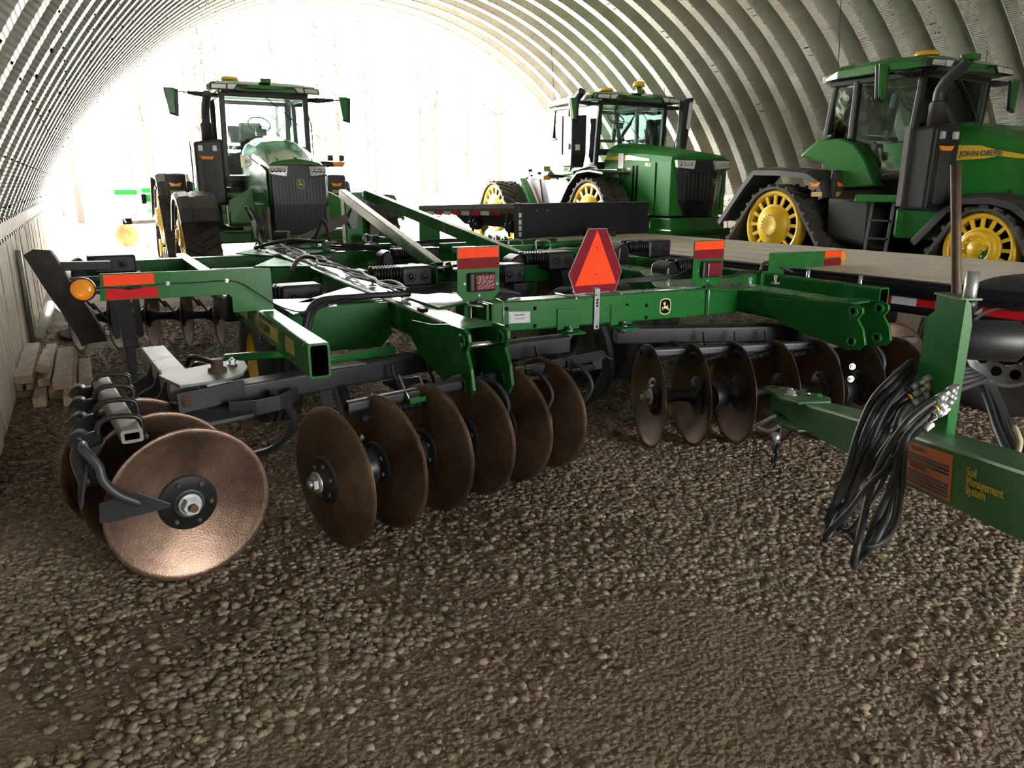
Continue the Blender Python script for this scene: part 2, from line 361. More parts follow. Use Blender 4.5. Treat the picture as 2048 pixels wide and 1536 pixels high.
# ------------------------------------------------------------------ loose stones
def stones(name, n, region, smin, smax, label, dens=True, seed=3, fade=True):
    r=np.random.default_rng(seed)
    ph=(1+5**.5)/2
    b=np.array([(-1,ph,0),(1,ph,0),(-1,-ph,0),(1,-ph,0),(0,-1,ph),(0,1,ph),(0,-1,-ph),(0,1,-ph),(ph,0,-1),(ph,0,1),(-ph,0,-1),(-ph,0,1)],float); b/=np.linalg.norm(b[0])
    fc=np.array([(0,11,5),(0,5,1),(0,1,7),(0,7,10),(0,10,11),(1,5,9),(5,11,4),(11,10,2),(10,7,6),(7,1,8),(3,9,4),(3,4,2),(3,2,6),(3,6,8),(3,8,9),(4,9,5),(2,4,11),(6,2,10),(8,6,7),(9,8,1)])
    P=[]
    tries=0
    while len(P)<n and tries<n*6:
        tries+=1
        d=region[0]+(region[1]-region[0])*r.random()**(.62 if fade else .8); a=region[2]+(region[3]-region[2])*r.random()
        x=d*math.sin(a); y=d*math.cos(a)
        if x<-.6 or x>14: continue
        if fade and d>4.6 and r.random()<(d-4.6)/2.4: continue
        if dens:
            q=noise.noise(Vector((x*.75+3,y*.75,1.7)))*.8+noise.noise(Vector((x*2.1,y*2.1,5)))*.35
            if q>.02 and r.random()<.5+.45*max(0,min(1,(4.2-d)/2)): continue
            if (x-1.05)**2/1.1+(y-1.6)**2/.40<1 and r.random()<.85: continue
        P.append((x,y))
    P=np.array(P); n=len(P)
    s=smin+(smax-smin)*r.random(n)**2.2
    sc=np.stack([s,s*(.6+.35*r.random(n)),s*(.30+.25*r.random(n))],1)
    pts=b[None]*(1+.33*(r.random((n,12,1))-.5)*2)*sc[:,None,:]
    ax=r.normal(size=(n,3)); ax/=np.linalg.norm(ax,axis=1)[:,None]
    th=(r.random(n)-.5)*1.1; K=np.zeros((n,3,3)); K[:,0,1]=-ax[:,2];K[:,0,2]=ax[:,1];K[:,1,0]=ax[:,2];K[:,1,2]=-ax[:,0];K[:,2,0]=-ax[:,1];K[:,2,1]=ax[:,0]
    R=np.eye(3)[None]+np.sin(th)[:,None,None]*K+(1-np.cos(th))[:,None,None]*(K@K)
    tz=r.random(n)*2*PI; Z=np.zeros((n,3,3)); Z[:,0,0]=np.cos(tz);Z[:,0,1]=-np.sin(tz);Z[:,1,0]=np.sin(tz);Z[:,1,1]=np.cos(tz);Z[:,2,2]=1
    pts=np.einsum('nij,nkj->nki',Z@R,pts)
    pts[:,:,0]+=P[:,0:1]; pts[:,:,1]+=P[:,1:2]; pts[:,:,2]+=(sc[:,2]*(.05+.35*r.random(n)))[:,None]
    vv=pts.reshape(-1,3); ff=(fc[None]+(np.arange(n)*12)[:,None,None]).reshape(-1,3)
    me=bpy.data.meshes.new(name); me.vertices.add(len(vv)); me.vertices.foreach_set('co',vv.ravel())
    me.loops.add(ff.size); me.loops.foreach_set('vertex_index',ff.ravel().astype(np.int32))
    me.polygons.add(len(ff)); me.polygons.foreach_set('loop_start',np.arange(0,ff.size,3,dtype=np.int32)); me.update(calc_edges=True)
    at=me.color_attributes.new('tint','FLOAT_COLOR','POINT')
    t=r.random(n)**1.5; base=np.array([(.15,.120,.085)])*(1-t[:,None])+np.array([(.30,.25,.188)])*t[:,None]
    base*=(1+.14*(r.random((n,3))-.5)); c=np.ones((n,12,4)); c[:,:,:3]=base[:,None,:]; at.data.foreach_set('color',c.ravel())
    me.materials.append(M['stone']); o=bpy.data.objects.new(name,me); COL.objects.link(o)
    tag(o,label,'gravel',kind='stuff'); return o
m,nt,b=new_mat('stone'); a=N(nt,'ShaderNodeAttribute',attribute_name='tint'); tc=N(nt,'ShaderNodeTexCoord')
nz=N(nt,'ShaderNodeTexNoise'); nz.inputs['Scale'].default_value=90; nz.inputs['Detail'].default_value=4; nt.links.new(tc.outputs['Object'],nz.inputs[0])
mu=N(nt,'ShaderNodeMix',data_type='RGBA',blend_type='MULTIPLY'); mu.inputs[0].default_value=.6; nt.links.new(a.outputs[0],mu.inputs[6])
mr=N(nt,'ShaderNodeMapRange'); mr.inputs[3].default_value=.55; mr.inputs[4].default_value=1.35; nt.links.new(nz.outputs[0],mr.inputs[0]); nt.links.new(mr.outputs[0],mu.inputs[7])
nt.links.new(mu.outputs[2],b.inputs['Base Color']); b.inputs['Roughness'].default_value=.9; b.inputs['Specular IOR Level'].default_value=.15
bp=N(nt,'ShaderNodeBump'); bp.inputs['Strength'].default_value=.4; bp.inputs['Distance'].default_value=.004; nt.links.new(nz.outputs[0],bp.inputs['Height']); nt.links.new(bp.outputs[0],b.inputs['Normal'])
M['stone']=m
stones('gravel_stones',85000,(1.35,7.0,math.radians(-9),math.radians(66)),.0065,.026,'loose grey-brown crushed gravel over the shed floor in front of the machines')
stones('gravel_stones',42000,(4.6,11.5,math.radians(-5),math.radians(52)),.008,.024,'paler loose gravel under and beyond the disc harrow towards the open end',dens=False,seed=5,fade=False)

# ------------------------------------------------------------------ corrugated arch
def arch_mat():
    m,nt,b=new_mat('galvanised_arch'); L=nt.links.new
    uv=N(nt,'ShaderNodeUVMap',uv_map='UVMap')
    sp=N(nt,'ShaderNodeSeparateXYZ'); L(uv.outputs[0],sp.inputs[0])
    w=N(nt,'ShaderNodeMath',operation='SINE'); k=N(nt,'ShaderNodeMath',operation='MULTIPLY'); k.inputs[1].default_value=2*PI/.032
    L(sp.outputs[0],k.inputs[0]); L(k.outputs[0],w.inputs[0])
    tc=N(nt,'ShaderNodeTexCoord'); n1=N(nt,'ShaderNodeTexNoise'); n1.inputs['Scale'].default_value=1.6; n1.inputs['Detail'].default_value=7; L(tc.outputs['Object'],n1.inputs[0])
    vo=N(nt,'ShaderNodeTexVoronoi'); vo.inputs['Scale'].default_value=26; L(tc.outputs['Object'],vo.inputs[0])
    cr=N(nt,'ShaderNodeValToRGB'); cr.color_ramp.elements[0].color=(.50,.495,.455,1); cr.color_ramp.elements[1].color=(.70,.69,.63,1); cr.color_ramp.elements[0].position=.3; cr.color_ramp.elements[1].position=.72
    L(n1.outputs[0],cr.inputs[0]); mu=N(nt,'ShaderNodeMix',data_type='RGBA',blend_type='MULTIPLY'); mu.inputs[0].default_value=.12
    L(cr.outputs[0],mu.inputs[6]); L(vo.outputs['Color'],mu.inputs[7]); L(mu.outputs[2],b.inputs['Base Color'])
    b.inputs['Metallic'].default_value=.6; b.inputs['Roughness'].default_value=.40
    at=N(nt,'ShaderNodeAttribute',attribute_name='crimp'); mm=N(nt,'ShaderNodeMath',operation='MULTIPLY'); L(w.outputs[0],mm.inputs[0]); L(at.outputs['Fac'],mm.inputs[1])
    bp=N(nt,'ShaderNodeBump'); bp.inputs['Strength'].default_value=.8; bp.inputs['Distance'].default_value=.004; L(mm.outputs[0],bp.inputs['Height']); L(bp.outputs[0],b.inputs['Normal'])
    return m
M['arch']=arch_mat()
R0,CX,CZ=8.17,6.78,-2.1; PIT=.61; YS,YE=-4.88,21.2
def build_arch():
    a0=math.asin((1.24-CZ)/R0); NA=140
    angs=[a0+(PI-2*a0)*i/NA for i in range(NA+1)]
    prof=[]; y=YS
    # one rib: inner flat (towards the room), door-facing web, outer flat, web facing the near end
    while y<YE:
        prof += [(y,.013,1),(y+.016,-.007,1),(y+.02,-.007,1),(y+.21,-.007,1),(y+.227,.007,1),(y+.283,.152,.6),(y+.305,.17,.1),(y+.40,.17,.1),(y+.424,.156,.1)]
        y+=PIT
    prof.append((y,.013,1))
    n=NA+1; vs=[];cr=[];us=[]
    for (y,d,c) in prof:
        for a in angs:
            r=R0+d; vs.append((CX+r*math.cos(a),y,CZ+r*math.sin(a))); cr.append(c); us.append((a*R0,y))
    fs=[(j*n+i,j*n+i+1,(j+1)*n+i+1,(j+1)*n+i) for j in range(len(prof)-1) for i in range(NA)]
    me=bpy.data.meshes.new('ceiling'); me.from_pydata(vs,[],fs)
    at=me.attributes.new('crimp','FLOAT','POINT'); at.data.foreach_set('value',cr)
    uv=me.uv_layers.new(name='UVMap'); li=np.zeros(len(me.loops),dtype=np.int32); me.loops.foreach_get('vertex_index',li); ua=np.array(us)[li]; uv.data.foreach_set('uv',ua.ravel())
    me.materials.append(M['arch']); me.polygons.foreach_set('use_smooth',[False]*len(fs))
    o=bpy.data.objects.new('ceiling',me); COL.objects.link(o); tag(o,kind='structure')
    # bolted lap joints: pairs of bolts on the ribs, staggered
    mb=MB(); y=YS; k=0
    while y<YE:
        for s in range(4):
            a=a0+(PI-2*a0)*((s+.5+(k%4)*.24)/4)
            for da in (-.011,.011):
                for dy in (.055,.11):
                    p=Vector((CX+(R0-.012)*math.cos(a+da),y+dy,CZ+(R0-.012)*math.sin(a+da))); d=Vector((-math.cos(a),0,-math.sin(a)))
                    mb.cyl(p,p+d*.014,.011,6)
        if y>3:
            for j in range(46):   # bolts along the rib edge
                a=a0+(PI-2*a0)*(j+.5)/46; p=Vector((CX+(R0-.012)*math.cos(a),y+.02,CZ+(R0-.012)*math.sin(a))); d=Vector((-math.cos(a),0,-math.sin(a)))
                mb.cyl(p,p+d*.01,.008,5)
        y+=PIT; k+=1
    b=mb.build('trim_5','dark'); tag(b,kind='structure')
build_arch()
# low side walls: upright boards under a sloping sill
def low_wall(name,x,sgn,z1=1.2):
    mb=MB(); y=-4.85; i=0; rr=random.Random(5)
    while y<21.4:
        w=.19+.07*rr.random(); d=.018*rr.random(); t=rr.random()*.01
        mb.bx(x-sgn*d, x+sgn*.16, y, min(y+w-.006,21.5), 0, z1-t); y+=w
    tag(mb.build(name,'boards',bevel=.004,seg=1),kind='structure')
low_wall('wall_left',-.63,-1); low_wall('wall_right',14.24,1,1.12)
def sill(name,x,s,zz=0):
    mb=MB(); y=-4.85; rr=random.Random(9)
    while y<21.4:
        L_=2.4; y2=min(y+L_-.008,21.5)
        mb.prism([(x+s*.02,y,1.145+zz),(x-s*.02,y,1.295+zz),(x-s*.26,y,1.30+zz),(x-s*.26,y,1.10+zz),(x-s*.02,y,1.10+zz)],(0,y2-y,0)); y+=L_
    o=mb.build(name,'boards'); tag(o,kind='structure')
    mb=MB(); y=-4.8
    while y<21.3:
        mb.bx(x+s*.028,x-s*.0,y,y+.06,1.135+zz,1.165+zz); mb.bx(x+s*.0,x-s*.03,y+.12,y+.18,1.275+zz,1.305+zz); y+=.27
    tag(mb.build(name.replace('trim','trim').replace('_1','_3').replace('_2','_4'),'spring'),kind='structure')
sill('trim_1',-.62,1); sill('trim_2',14.22,-1,-.05)

# ------------------------------------------------------------------ unseen near end wall (behind the camera), doorway sized and placed for its light
def back_wall():
    mb=MB(); pts=[(-.8,YS,0),(2.6,YS,0),(2.6,YS,2.9),(5.7,YS,2.9),(5.7,YS,0),(14.4,YS,0),(14.4,YS,1.3)]
    a0=math.asin((1.24-CZ)/R0)
    for i in range(33):
        a=a0+(PI-2*a0)*i/32; pts.append((CX+(R0+.2)*math.cos(a),YS,CZ+(R0+.2)*math.sin(a)))
    mb.prism(pts,(0,-.08,0)); tag(mb.build('wall_back','arch'),kind='structure')
back_wall()
# steel edge hoop at the far opening
mb=MB(); a0=math.asin((1.24-CZ)/R0); rings=[]
for i in range(97):
    a=a0+(PI-2*a0)*i/96; c=Vector((CX,0,CZ)); d=Vector((math.cos(a),0,math.sin(a)))
    rings.append([c+d*(R0-.03)+V(0,21.52,0),c+d*(R0-.03)+V(0,21.62,0),c+d*(R0+.2)+V(0,21.62,0),c+d*(R0+.2)+V(0,21.52,0)])
mb.loft(rings); tag(mb.build('trim_6','galv'),kind='structure')

# ------------------------------------------------------------------ woods outside
def make_tree(h,r,seed,leafy):
    rr=random.Random(seed); t=bpy.data.objects.new('tree',None); COL.objects.link(t)
    mb=MB(); pts=[V(0,0,-.1)]; x=y=0
    for k in range(1,9):
        x+=rr.uniform(-.12,.12); y+=rr.uniform(-.12,.12); pts.append(V(x,y,h*k/8))
    mb.tube(pts,[r*(1-.85*k/8) for k in range(9)],7)
    mb.build('trunk','bark',t)
    mb=MB()
    for k in range(22):
        z=rr.uniform(.3,.97); a=rr.uniform(0,2*PI); j=min(7,int(z*8)); p=pts[j].lerp(pts[j+1],z*8-j); l=rr.uniform(.7,2.0)*(1.2-z)*1.3
        q=p+V(math.cos(a)*l*.5,math.sin(a)*l*.5,l*.35); e=p+V(math.cos(a)*l,math.sin(a)*l,l*.6+rr.uniform(-.2,.3))
        mb.tube([p,q,e],[r*.3,r*.2,r*.06],5)
        for _ in range(3):
            a2=a+rr.uniform(-.9,.9); mb.tube([q,q+V(math.cos(a2)*l*.4,math.sin(a2)*l*.4,l*rr.uniform(0,.4))],[r*.12,r*.04],4)
    mb.build('branches','bark',t)
    if leafy:
        mb=MB()
        for k in range(leafy):
            z=rr.uniform(.2,1.0); a=rr.uniform(0,2*PI); l=rr.uniform(0,1.7)*(1.15-z*.7); j=min(7,int(z*8)); p=pts[j]+V(math.cos(a)*l,math.sin(a)*l,rr.uniform(0,h/8))
            s=rr.uniform(.03,.07); d1=V(rr.uniform(-1,1),rr.uniform(-1,1),rr.uniform(-1,1)).normalized(); d2=d1.cross(V(rr.uniform(-1,1),rr.uniform(-1,1),rr.uniform(-1,1))).normalized()
            mb.add([p-d1*s,p+d2*s*.6,p+d1*s,p-d2*s*.6],[(0,1,2,3)])
        mb.build('leaves','leaf',t)
    return t
protos=[make_tree(15,.16,1,0),make_tree(12,.10,2,500),make_tree(18,.20,3,250),make_tree(9,.07,4,900)]
rr=random.Random(11); used=set(); cnt=0
LBL=['tall bare tree in the bright woods beyond the open end','slim tree with sparse spring leaves in the bright woods outside','stout tall tree with few leaves in the bright woods outside','young leafy sapling in the bright woods outside']
GRP=['tall bare trees in the woods','slim sparse-leaved trees in the woods','stout trees in the woods','young saplings in the woods']
spots=[]
for _ in range(9000):
    yy=38+rr.random()**.8*34; xx=-8+rr.random()*(34+(yy-34))
    if len(spots)<48 and all((xx-a)**2+(yy-b)**2>4.3**2 for a,b in spots) and (xx-17.2)**2+(yy-36.5)**2>30: spots.append((xx,yy))
for xx,yy in spots:
    k=rr.choice([0,0,1,2,3,3])
    o=protos[k] if k not in used else copy_tree(protos[k])
    used.add(k); s=rr.uniform(.8,1.15); o.location=(xx,yy,0); o.scale=(s,s,s); o.rotation_euler=(0,0,rr.uniform(0,6))
    o['label']=LBL[k]; o['category']='tree'; o['group']=GRP[k]
# low brush bank at the wood edge
# ------------------------------------------------------------------ light
w=bpy.data.worlds.new('world'); SC.world=w; w.use_nodes=True; nt=w.node_tree; bg=nt.nodes['Background']
bg.inputs[0].default_value=(1.0,.985,.95,1); bg.inputs[1].default_value=9.0
sun=bpy.data.lights.new('sun','SUN'); sun.energy=4; sun.angle=math.radians(1.2); sun.color=(1,.94,.84)
so=bpy.data.objects.new('sun',sun); COL.objects.link(so)
sd=Vector((-.40,-.75,-.95)).normalized(); so.rotation_euler=sd.to_track_quat('-Z','Y').to_euler(); so.location=(8,30,20)
SC.view_settings.view_transform='Standard'; SC.view_settings.look='None'; SC.view_settings.gamma=1; SC.view_settings.use_curve_mapping=False
SC.view_settings.exposure=1.8
# ================================================================== big disc harrow
HO=V(2.95,5.2,0)
harrow=root('disc_harrow',HO,'big green disc harrow with rusty blades and an orange triangle sign, filling the foreground','disc harrow')
def hb(mb,name,mats,bevel=0,lab=None,seg=2,par=None):
    o=mb.build(name,mats,par or harrow,HO if not par else HO+Vector(par.location),bevel,seg=seg)
    if lab: o['label']=lab
    return o
G='green'; ZT=.88
# ---- main frame tubes
hb(MB().beam((.90,3.47,.795),(.90,9.0,.795),.105,.172,.16,hollow=True),'wing_beam',[G,'dark'])
hb(MB().beam((1.745,3.72,.785),(1.99,10.2,.785),.19,.19,.12),'frame_rail',G,.004)
hb(MB().beam((4.23,3.20,.785),(4.48,9.6,.785),.22,.19,.12),'frame_rail',G,.004)
hb(MB().beam((5.02,3.42,.795),(5.02,9.0,.795),.105,.172,.16,hollow=True),'wing_beam',[G,'dark'])
hb(MB().beam((2.02,4.28,.78),(4.16,4.08,.78),.16,.20,.1),'rear_crossbeam',G,.003)
hb(MB().beam((1.86,6.20,.79),(4.30,6.20,.79),.15,.17,.12),'middle_crossbeam',G,.003)
hb(MB().beam((-.1,8.5,.79),(5.9,8.42,.79),.15,.17,.12),'front_crossbeam',G,.003)
hb(MB().beam((.95,4.83,.76),(1.66,4.72,.76),.12,.22,.1),'wing_crossbeam',G,.003)
hb(MB().beam((4.36,4.55,.76),(4.98,4.62,.76),.12,.22,.1),'wing_crossbeam',G,.003)
hb(MB().beam((.95,7.15,.80),(1.8,7.05,.80),.12,.16,.1),'wing_crossbeam',G,.003)
hb(MB().beam((4.5,7.0,.80),(4.98,7.1,.80),.12,.16,.1),'wing_crossbeam',G,.003)
# gussets on top and large side plates
for pts in ([(.98,4.95),(1.35,4.82),(1.2,4.55),(.98,4.28)],[(1.62,5.3),(1.62,4.62),(1.1,4.72)],[(1.80,5.0),(2.35,4.33),(1.80,4.12)],
            [(1.66,7.9),(1.72,6.9),(1.3,7.1)],[(1.72,9.2),(1.4,8.6),(1.7,8.1)],[(2.0,8.9),(2.5,8.5),(1.98,8.1)],[(4.12,5.1),(3.55,4.2),(4.1,3.75)],[(4.4,7.6),(4.9,7.1),(4.4,6.6)]):
    hb(MB().prism([(x,y,.879) for x,y in pts],(0,0,.012)),'gusset_plate',G,.002)
# plate with holes joining wing tube and left rail
mb=MB(); mb.prism([(1.03,4.66,.87),(1.66,4.60,.87),(1.68,4.60,.66),(1.60,4.60,.58),(1.03,4.66,.58)],(0,.014,0)); hb(mb,'side_plate',G,.002)
mb=MB()
for x,z in ((1.12,.82),(1.22,.83),(1.22,.72),(1.12,.67)): mb.cyl((x,4.645,z),(x,4.654,z),.012,14)
for i,(x,z) in enumerate(((2.30,.835),(2.50,.825),(2.30,.72),(2.50,.71),(3.20,.80),(3.36,.79),(3.20,.715),(3.36,.705))):
    y=4.28-.0935*(x-2.02)-.081; mb.cyl((x,y-.002,z),(x,y+.004,z),.0135,16)
hb(mb,'bolt_hole','dark')
# flange pair between wing and centre at the rear tube
mb=MB(); mb.bx(2.11,2.128,4.02,4.36,.62,.90); mb.bx(2.075,2.095,4.02,4.36,.62,.90); hb(mb,'joint_flange',G,.002)
mb=MB()
for z in (.66,.87): mb.bolt((2.13,4.08,z),(1,0,0),.014,.016)
mb.bolt((2.06,4.08,.885),(-.3,-.2,1),.016,.02)
hb(mb,'flange_bolt','steel')
# big swept bracket plates at rear ends of the two centre rails
def clevis(x,y0,flip,nm):
    zb=.52 if nm=='a' else .60
    zf=lambda z: .89-(.89-z)*(.89-zb)/.55
    prof=[(.98,.30+.44),(.98,.62),(.80,.50),(.42,.40),(.12,.34),(.02,.36),(-.03,.44),(.0,.60),(.06,.72),(.02,.80),(.03,.86),(.10,.89),(.34,.885),(.62,.83),(.98,.80)]
    mb=MB(); mb.prism([(x,y0+.8*a,zf(z)) for a,z in prof],(.02,0,0)); o=hb(mb,'hinge_plate',G,.003)
    for (a,z) in ((.10,.80),(.09,.45)):
        mb=MB(); mb.lathe([(.018,.0),(.036,.0),(.036,.012),(.018,.012),(.018,0)],(x+(0 if flip else .02),y0+.8*a,zf(z)),(-1 if flip else 1,0,0),20); b=mb.build('boss',G,o,HO)
        mb=MB(); mb.cyl((x-.0012,y0+.8*a,zf(z)),(x+.0212,y0+.8*a,zf(z)),.0175,16); mb.build('pin_bore','dark',o,HO)
    mb=MB(); mb.lathe([(.001,0),(.001,.001)],(x,y0,0),(1,0,0),3)
for x in (1.625,1.85): clevis(x,3.33,True,'a')
for x in (4.095,4.345): clevis(x,2.90,True,'b')
mb=MB(); mb.bx(1.645,1.85,3.50,3.72,.872,.884); mb.bx(1.645,1.85,3.70,3.72,.5,.88); hb(mb,'clevis_web',G,.002)
mb=MB(); mb.bx(4.115,4.345,3.05,3.2,.872,.884); mb.bx(4.115,4.345,3.18,3.20,.5,.88); hb(mb,'clevis_web',G,.002)
hb(MB().cyl((1.61,3.41,.80),(1.88,3.41,.80),.017,18),'hinge_pin','steel')
mb=MB(); mb.lathe([(.014,0),(.036,0),(.036,.012),(.014,.012)],(1.70,4.12,.881),(0,0,1),6,smooth=False); mb.cyl((1.70,4.12,.881),(1.70,4.12,.895),.014,12,mi=1); hb(mb,'frame_nut',['dark','steel'])
# ---- slow vehicle triangle on its strap
sy=4.115
mb=MB(); mb.beam((2.955,4.10,.655),(2.955,4.10,.93),.042,.006,.1,up=(0,-1,0)); 
for z in (.855,.835,.815,.672): mb.cyl((2.955,4.094,z),(2.955,4.098,z),.0085,12,mi=1)
hb(mb,'sign_strap',['galv','dark'])
o=hb(MB().prism([(2.88,sy,1.325),(3.025,sy,1.325),(3.165,sy,1.035),(3.115,sy,.90),(2.785,sy,.90),(2.73,sy,1.035)],(0,.004,0)),'slow_vehicle_sign','galv',lab='slow vehicle triangle, fluorescent orange with dark red border')
MB().prism([(2.883,sy-.0005,1.322),(3.022,sy-.0005,1.322),(3.161,sy-.0005,1.035),(3.112,sy-.0005,.904),(2.788,sy-.0005,.904),(2.734,sy-.0005,1.035)],(0,-.001,0)).build('sign_border','dred',o,HO)
MB().prism([(2.951,sy-.0015,1.312),(3.118,sy-.0015,.955),(2.782,sy-.0015,.955)],(0,-.0012,0)).build('sign_triangle','orange',o,HO)
mb=MB()
for k in range(4): mb.bx(2.93,2.975,sy-.0025,sy-.0015,.937-k*.006,.934-k*.006)
mb.build('sign_print','grey',o,HO)
mb=MB()
for z in (1.20,1.025): mb.cyl((2.952,sy-.006,z),(2.952,sy,z),.006,10)
mb.build('rivet','rustpipe',o,HO)
# ---- maker's plaque and deer badge on rear tube
tdx=V(2.14,-.20,0).normalized(); 
def rt(x,z,d=.0815): return V(x,4.28-.0935*(x-2.02)-d,z)
o=hb(MB().prism([rt(2.315,.815),rt(2.465,.807),rt(2.465,.735),rt(2.315,.738)],(0,-.002,0)),'dealer_plaque','plaque')
mb=MB(); P4=[rt(2.322,.809,.084),rt(2.458,.801,.084),rt(2.458,.741,.084),rt(2.322,.744,.084)]
for i in range(4): mb.beam(P4[i],P4[(i+1)%4],.0015,.001)
mb.build('plaque_border','grey',o,HO)
text('plaque_letters','KENVINO',.017,rt(2.352,.784,.0845),tdx,(0,0,1),'ink',o,HO,.0004,bold=.0006)
text('plaque_letters','AGRICULTURAL EQUIPMENT SALES\nPARTS AND REPAIR SERVICE\nVALLEY ROAD',.0055,rt(2.39,.768,.0845),tdx,(0,0,1),'inkb',o,HO,.0003,align='CENTER')
mb=MB(); badge(mb,rt(3.515,.773,.083),tdx,(0,0,1),.098,.118,.0015); hb(mb,'deer_badge',['cream','dark','cream'])
# ---- lamp panels
def lamp_panel(x,y,z0,z1,w,nm,lab):
    mb=MB(); c=.05
    pts=[(x,y,z1),(x+w,y,z1),(x+w-.003,y,z0+.05),(x+w-.05,y,z0),(x+.05,y,z0),(x-.003,y,z0+.05)]
    o=hb(mb.prism(pts,(0,.005,0)),'lamp_panel',G,lab=lab)
    h=z1-z0
    MB().prism([(x+.006,y-.0012,z1-.006),(x+w-.006,y-.0012,z1-.006),(x+w-.006,y-.0012,z1-.20*h),(x+.006,y-.0012,z1-.20*h)],(0,.001,0)).build('orange_reflector','orange',o,HO)
    MB().prism([(x+.005,y-.0012,z1-.205*h),(x+w-.006,y-.0012,z1-.205*h),(x+w-.006,y-.0012,z1-.40*h),(x+.005,y-.0012,z1-.40*h)],(0,.001,0)).build('dark_reflector','dred',o,HO)
    MB().bx(x+.065,x+w-.045,y-.036,y-.001,z0+.062,z0+.175).build('lamp_housing','black',o,HO,.008)
    MB().bx(x+.095,x+w-.052,y-.052,y-.030,z0+.07,z0+.168).build('tail_lamp','redlens',o,HO,.008)
    mb=MB()
    for a,b in ((.045,.11),(w-.02,.10),(w/2,.075),(w/2,.035)): mb.bolt((x+a,y,z0+b),(0,-1,0),.006,.007)
    mb.build('panel_bolt','galv',o,HO)
    MB().bx(x+w/2-.02,x+w/2+.02,y-.01,y+.03,z0-.02,z0+.012).build('panel_foot','black',o,HO,.003)
    return o
lamp_panel(1.915,4.08,.915,1.245,.285,'a','left tail lamp panel seen from behind')
lamp_panel(3.70,4.00,.905,1.225,.285,'b','right tail lamp panel')
for p,q in (((1.97,4.07,.90),(2.06,4.03,.885)),((3.30,4.05,.895),(3.86,4.03,.89)),((3.5,4.12,.9),(3.72,4.0,.895)),((2.72,4.25,.895),(2.72,4.0,.895)),((2.86,4.25,.895),(2.9,4.02,.9)),((3.08,4.22,.9),(3.08,4.0,.9))):
    hb(MB().tube([p,q],.008,8),'clamp_rod','galv')
mb=MB(); mb.tube([(2.24,4.2,.90),(2.22,4.08,.9),(2.215,4.06,.88),(2.215,4.06,.70)],.006,8); hb(mb,'u_bolt','galv'); mb=MB(); mb.tube([(2.02,4.2,.90),(2.00,4.09,.9),(1.995,4.07,.88),(1.995,4.07,.70)],.006,8); hb(mb,'u_bolt','galv')
mb=MB(); mb.tube([(3.87,4.15,.9),(3.868,4.01,.9),(3.866,4.0,.88),(3.866,4.0,.68)],.006,8)
hb(mb,'u_bolt','galv')
# angle lugs with big bolts below the sign
for x in (2.66,3.07):
    mb=MB(); yb=rt(x,0,.082).y; mb.prism([(x,yb,.81),(x+.13,yb-.012,.80),(x+.17,yb-.016,.67),(x+.0,yb,.67)],(0,-.008,0)); mb.prism([(x,yb,.665),(x+.17,yb-.015,.665),(x+.17,yb-.10,.655),(x+.03,yb-.09,.655)],(0,0,-.012)); hb(mb,'mounting_lug',G,.002)
mb=MB()
for x in (2.73,3.15): mb.bolt((x,rt(x,0,.13).y,.662),(0,0,1),.020,.028); mb.bolt((x,rt(x,0,.13).y,.64),(0,0,-1),.014,.02)
hb(mb,'lug_bolt','steel')
# ---- wing marker boards with amber lamps
o=hb(MB().prism([(.045,4.56,1.145),(.925,4.56,1.13),(.93,4.56,1.12),(.93,4.56,.885),(.70,4.56,.885),(.70,4.56,.975),(.685,4.56,.99),(.03,4.56,1.0)],(0,.006,0)),'marker_board',G,.001,lab='left marker board with orange and red strips')
MB().prism([(.06,4.558,1.138),(.305,4.558,1.134),(.305,4.558,1.078),(.058,4.558,1.078)],(0,.001,0)).build('orange_reflector','orange',o,HO)
MB().prism([(.062,4.558,1.062),(.315,4.558,1.06),(.315,4.558,1.005),(.062,4.558,1.002)],(0,.001,0)).build('red_reflector','red',o,HO)
MB().lathe([(0,-.022),(.03,-.021),(.052,-.016),(.058,0),(.058,.018),(.05,.03),(0,.03)],(-.045,4.55,1.068),(0.25,1,0),28).build('amber_lamp','amber',o,HO)
MB().lathe([(.062,.0),(.064,.008),(.064,.02),(.05,.032)],(-.045,4.55,1.068),(.25,1,0),28).build('lamp_bezel','black',o,HO)
mb=MB(); wp=smooth_path([(.02,4.55,1.075),(.10,4.545,1.07),(.17,4.54,1.062),(.22,4.54,1.066),(.37,4.548,1.074),(.50,4.55,1.07),(.68,4.55,1.07),(.76,4.54,1.05),(.84,4.50,.99),(.92,4.42,.93),(1.02,4.30,.90),(1.15,4.35,.905),(1.4,4.5,.93)],6)
mb.tube(wp,.004,6); mb.cyl((.165,4.54,1.062),(.235,4.54,1.068),.009,10); mb.build('lamp_wire','hose',o,HO)
mb=MB()
for x,z in ((.37,1.075),(.68,1.072)): mb.bolt((x,4.556,z),(0,-1,0),.009,.012)
mb.build('wire_clip','galv',o,HO)
mb=MB(); mb.tube([(.845,4.62,.90),(.845,4.60,.902),(.842,4.59,.89),(.842,4.59,.69),(.86,4.6,.685)],.006,8); mb.bolt((.845,4.59,.893),(0,0,1),.01,.014); hb(mb,'u_bolt','galv')
o=hb(MB().prism([(5.01,4.50,1.05),(5.92,4.50,1.035),(5.93,4.50,.90),(5.22,4.50,.905),(5.20,4.50,.89),(5.19,4.50,.80),(5.00,4.50,.80)],(0,.006,0)),'marker_board',G,.001,lab='right marker board with orange and dark red strips')
MB().prism([(5.70,4.498,1.036),(5.918,4.498,1.032),(5.918,4.498,.975),(5.70,4.498,.978)],(0,.001,0)).build('orange_reflector','orange',o,HO)
MB().prism([(5.695,4.498,.965),(5.918,4.498,.962),(5.918,4.498,.905),(5.695,4.498,.908)],(0,.001,0)).build('dark_reflector','dred',o,HO)
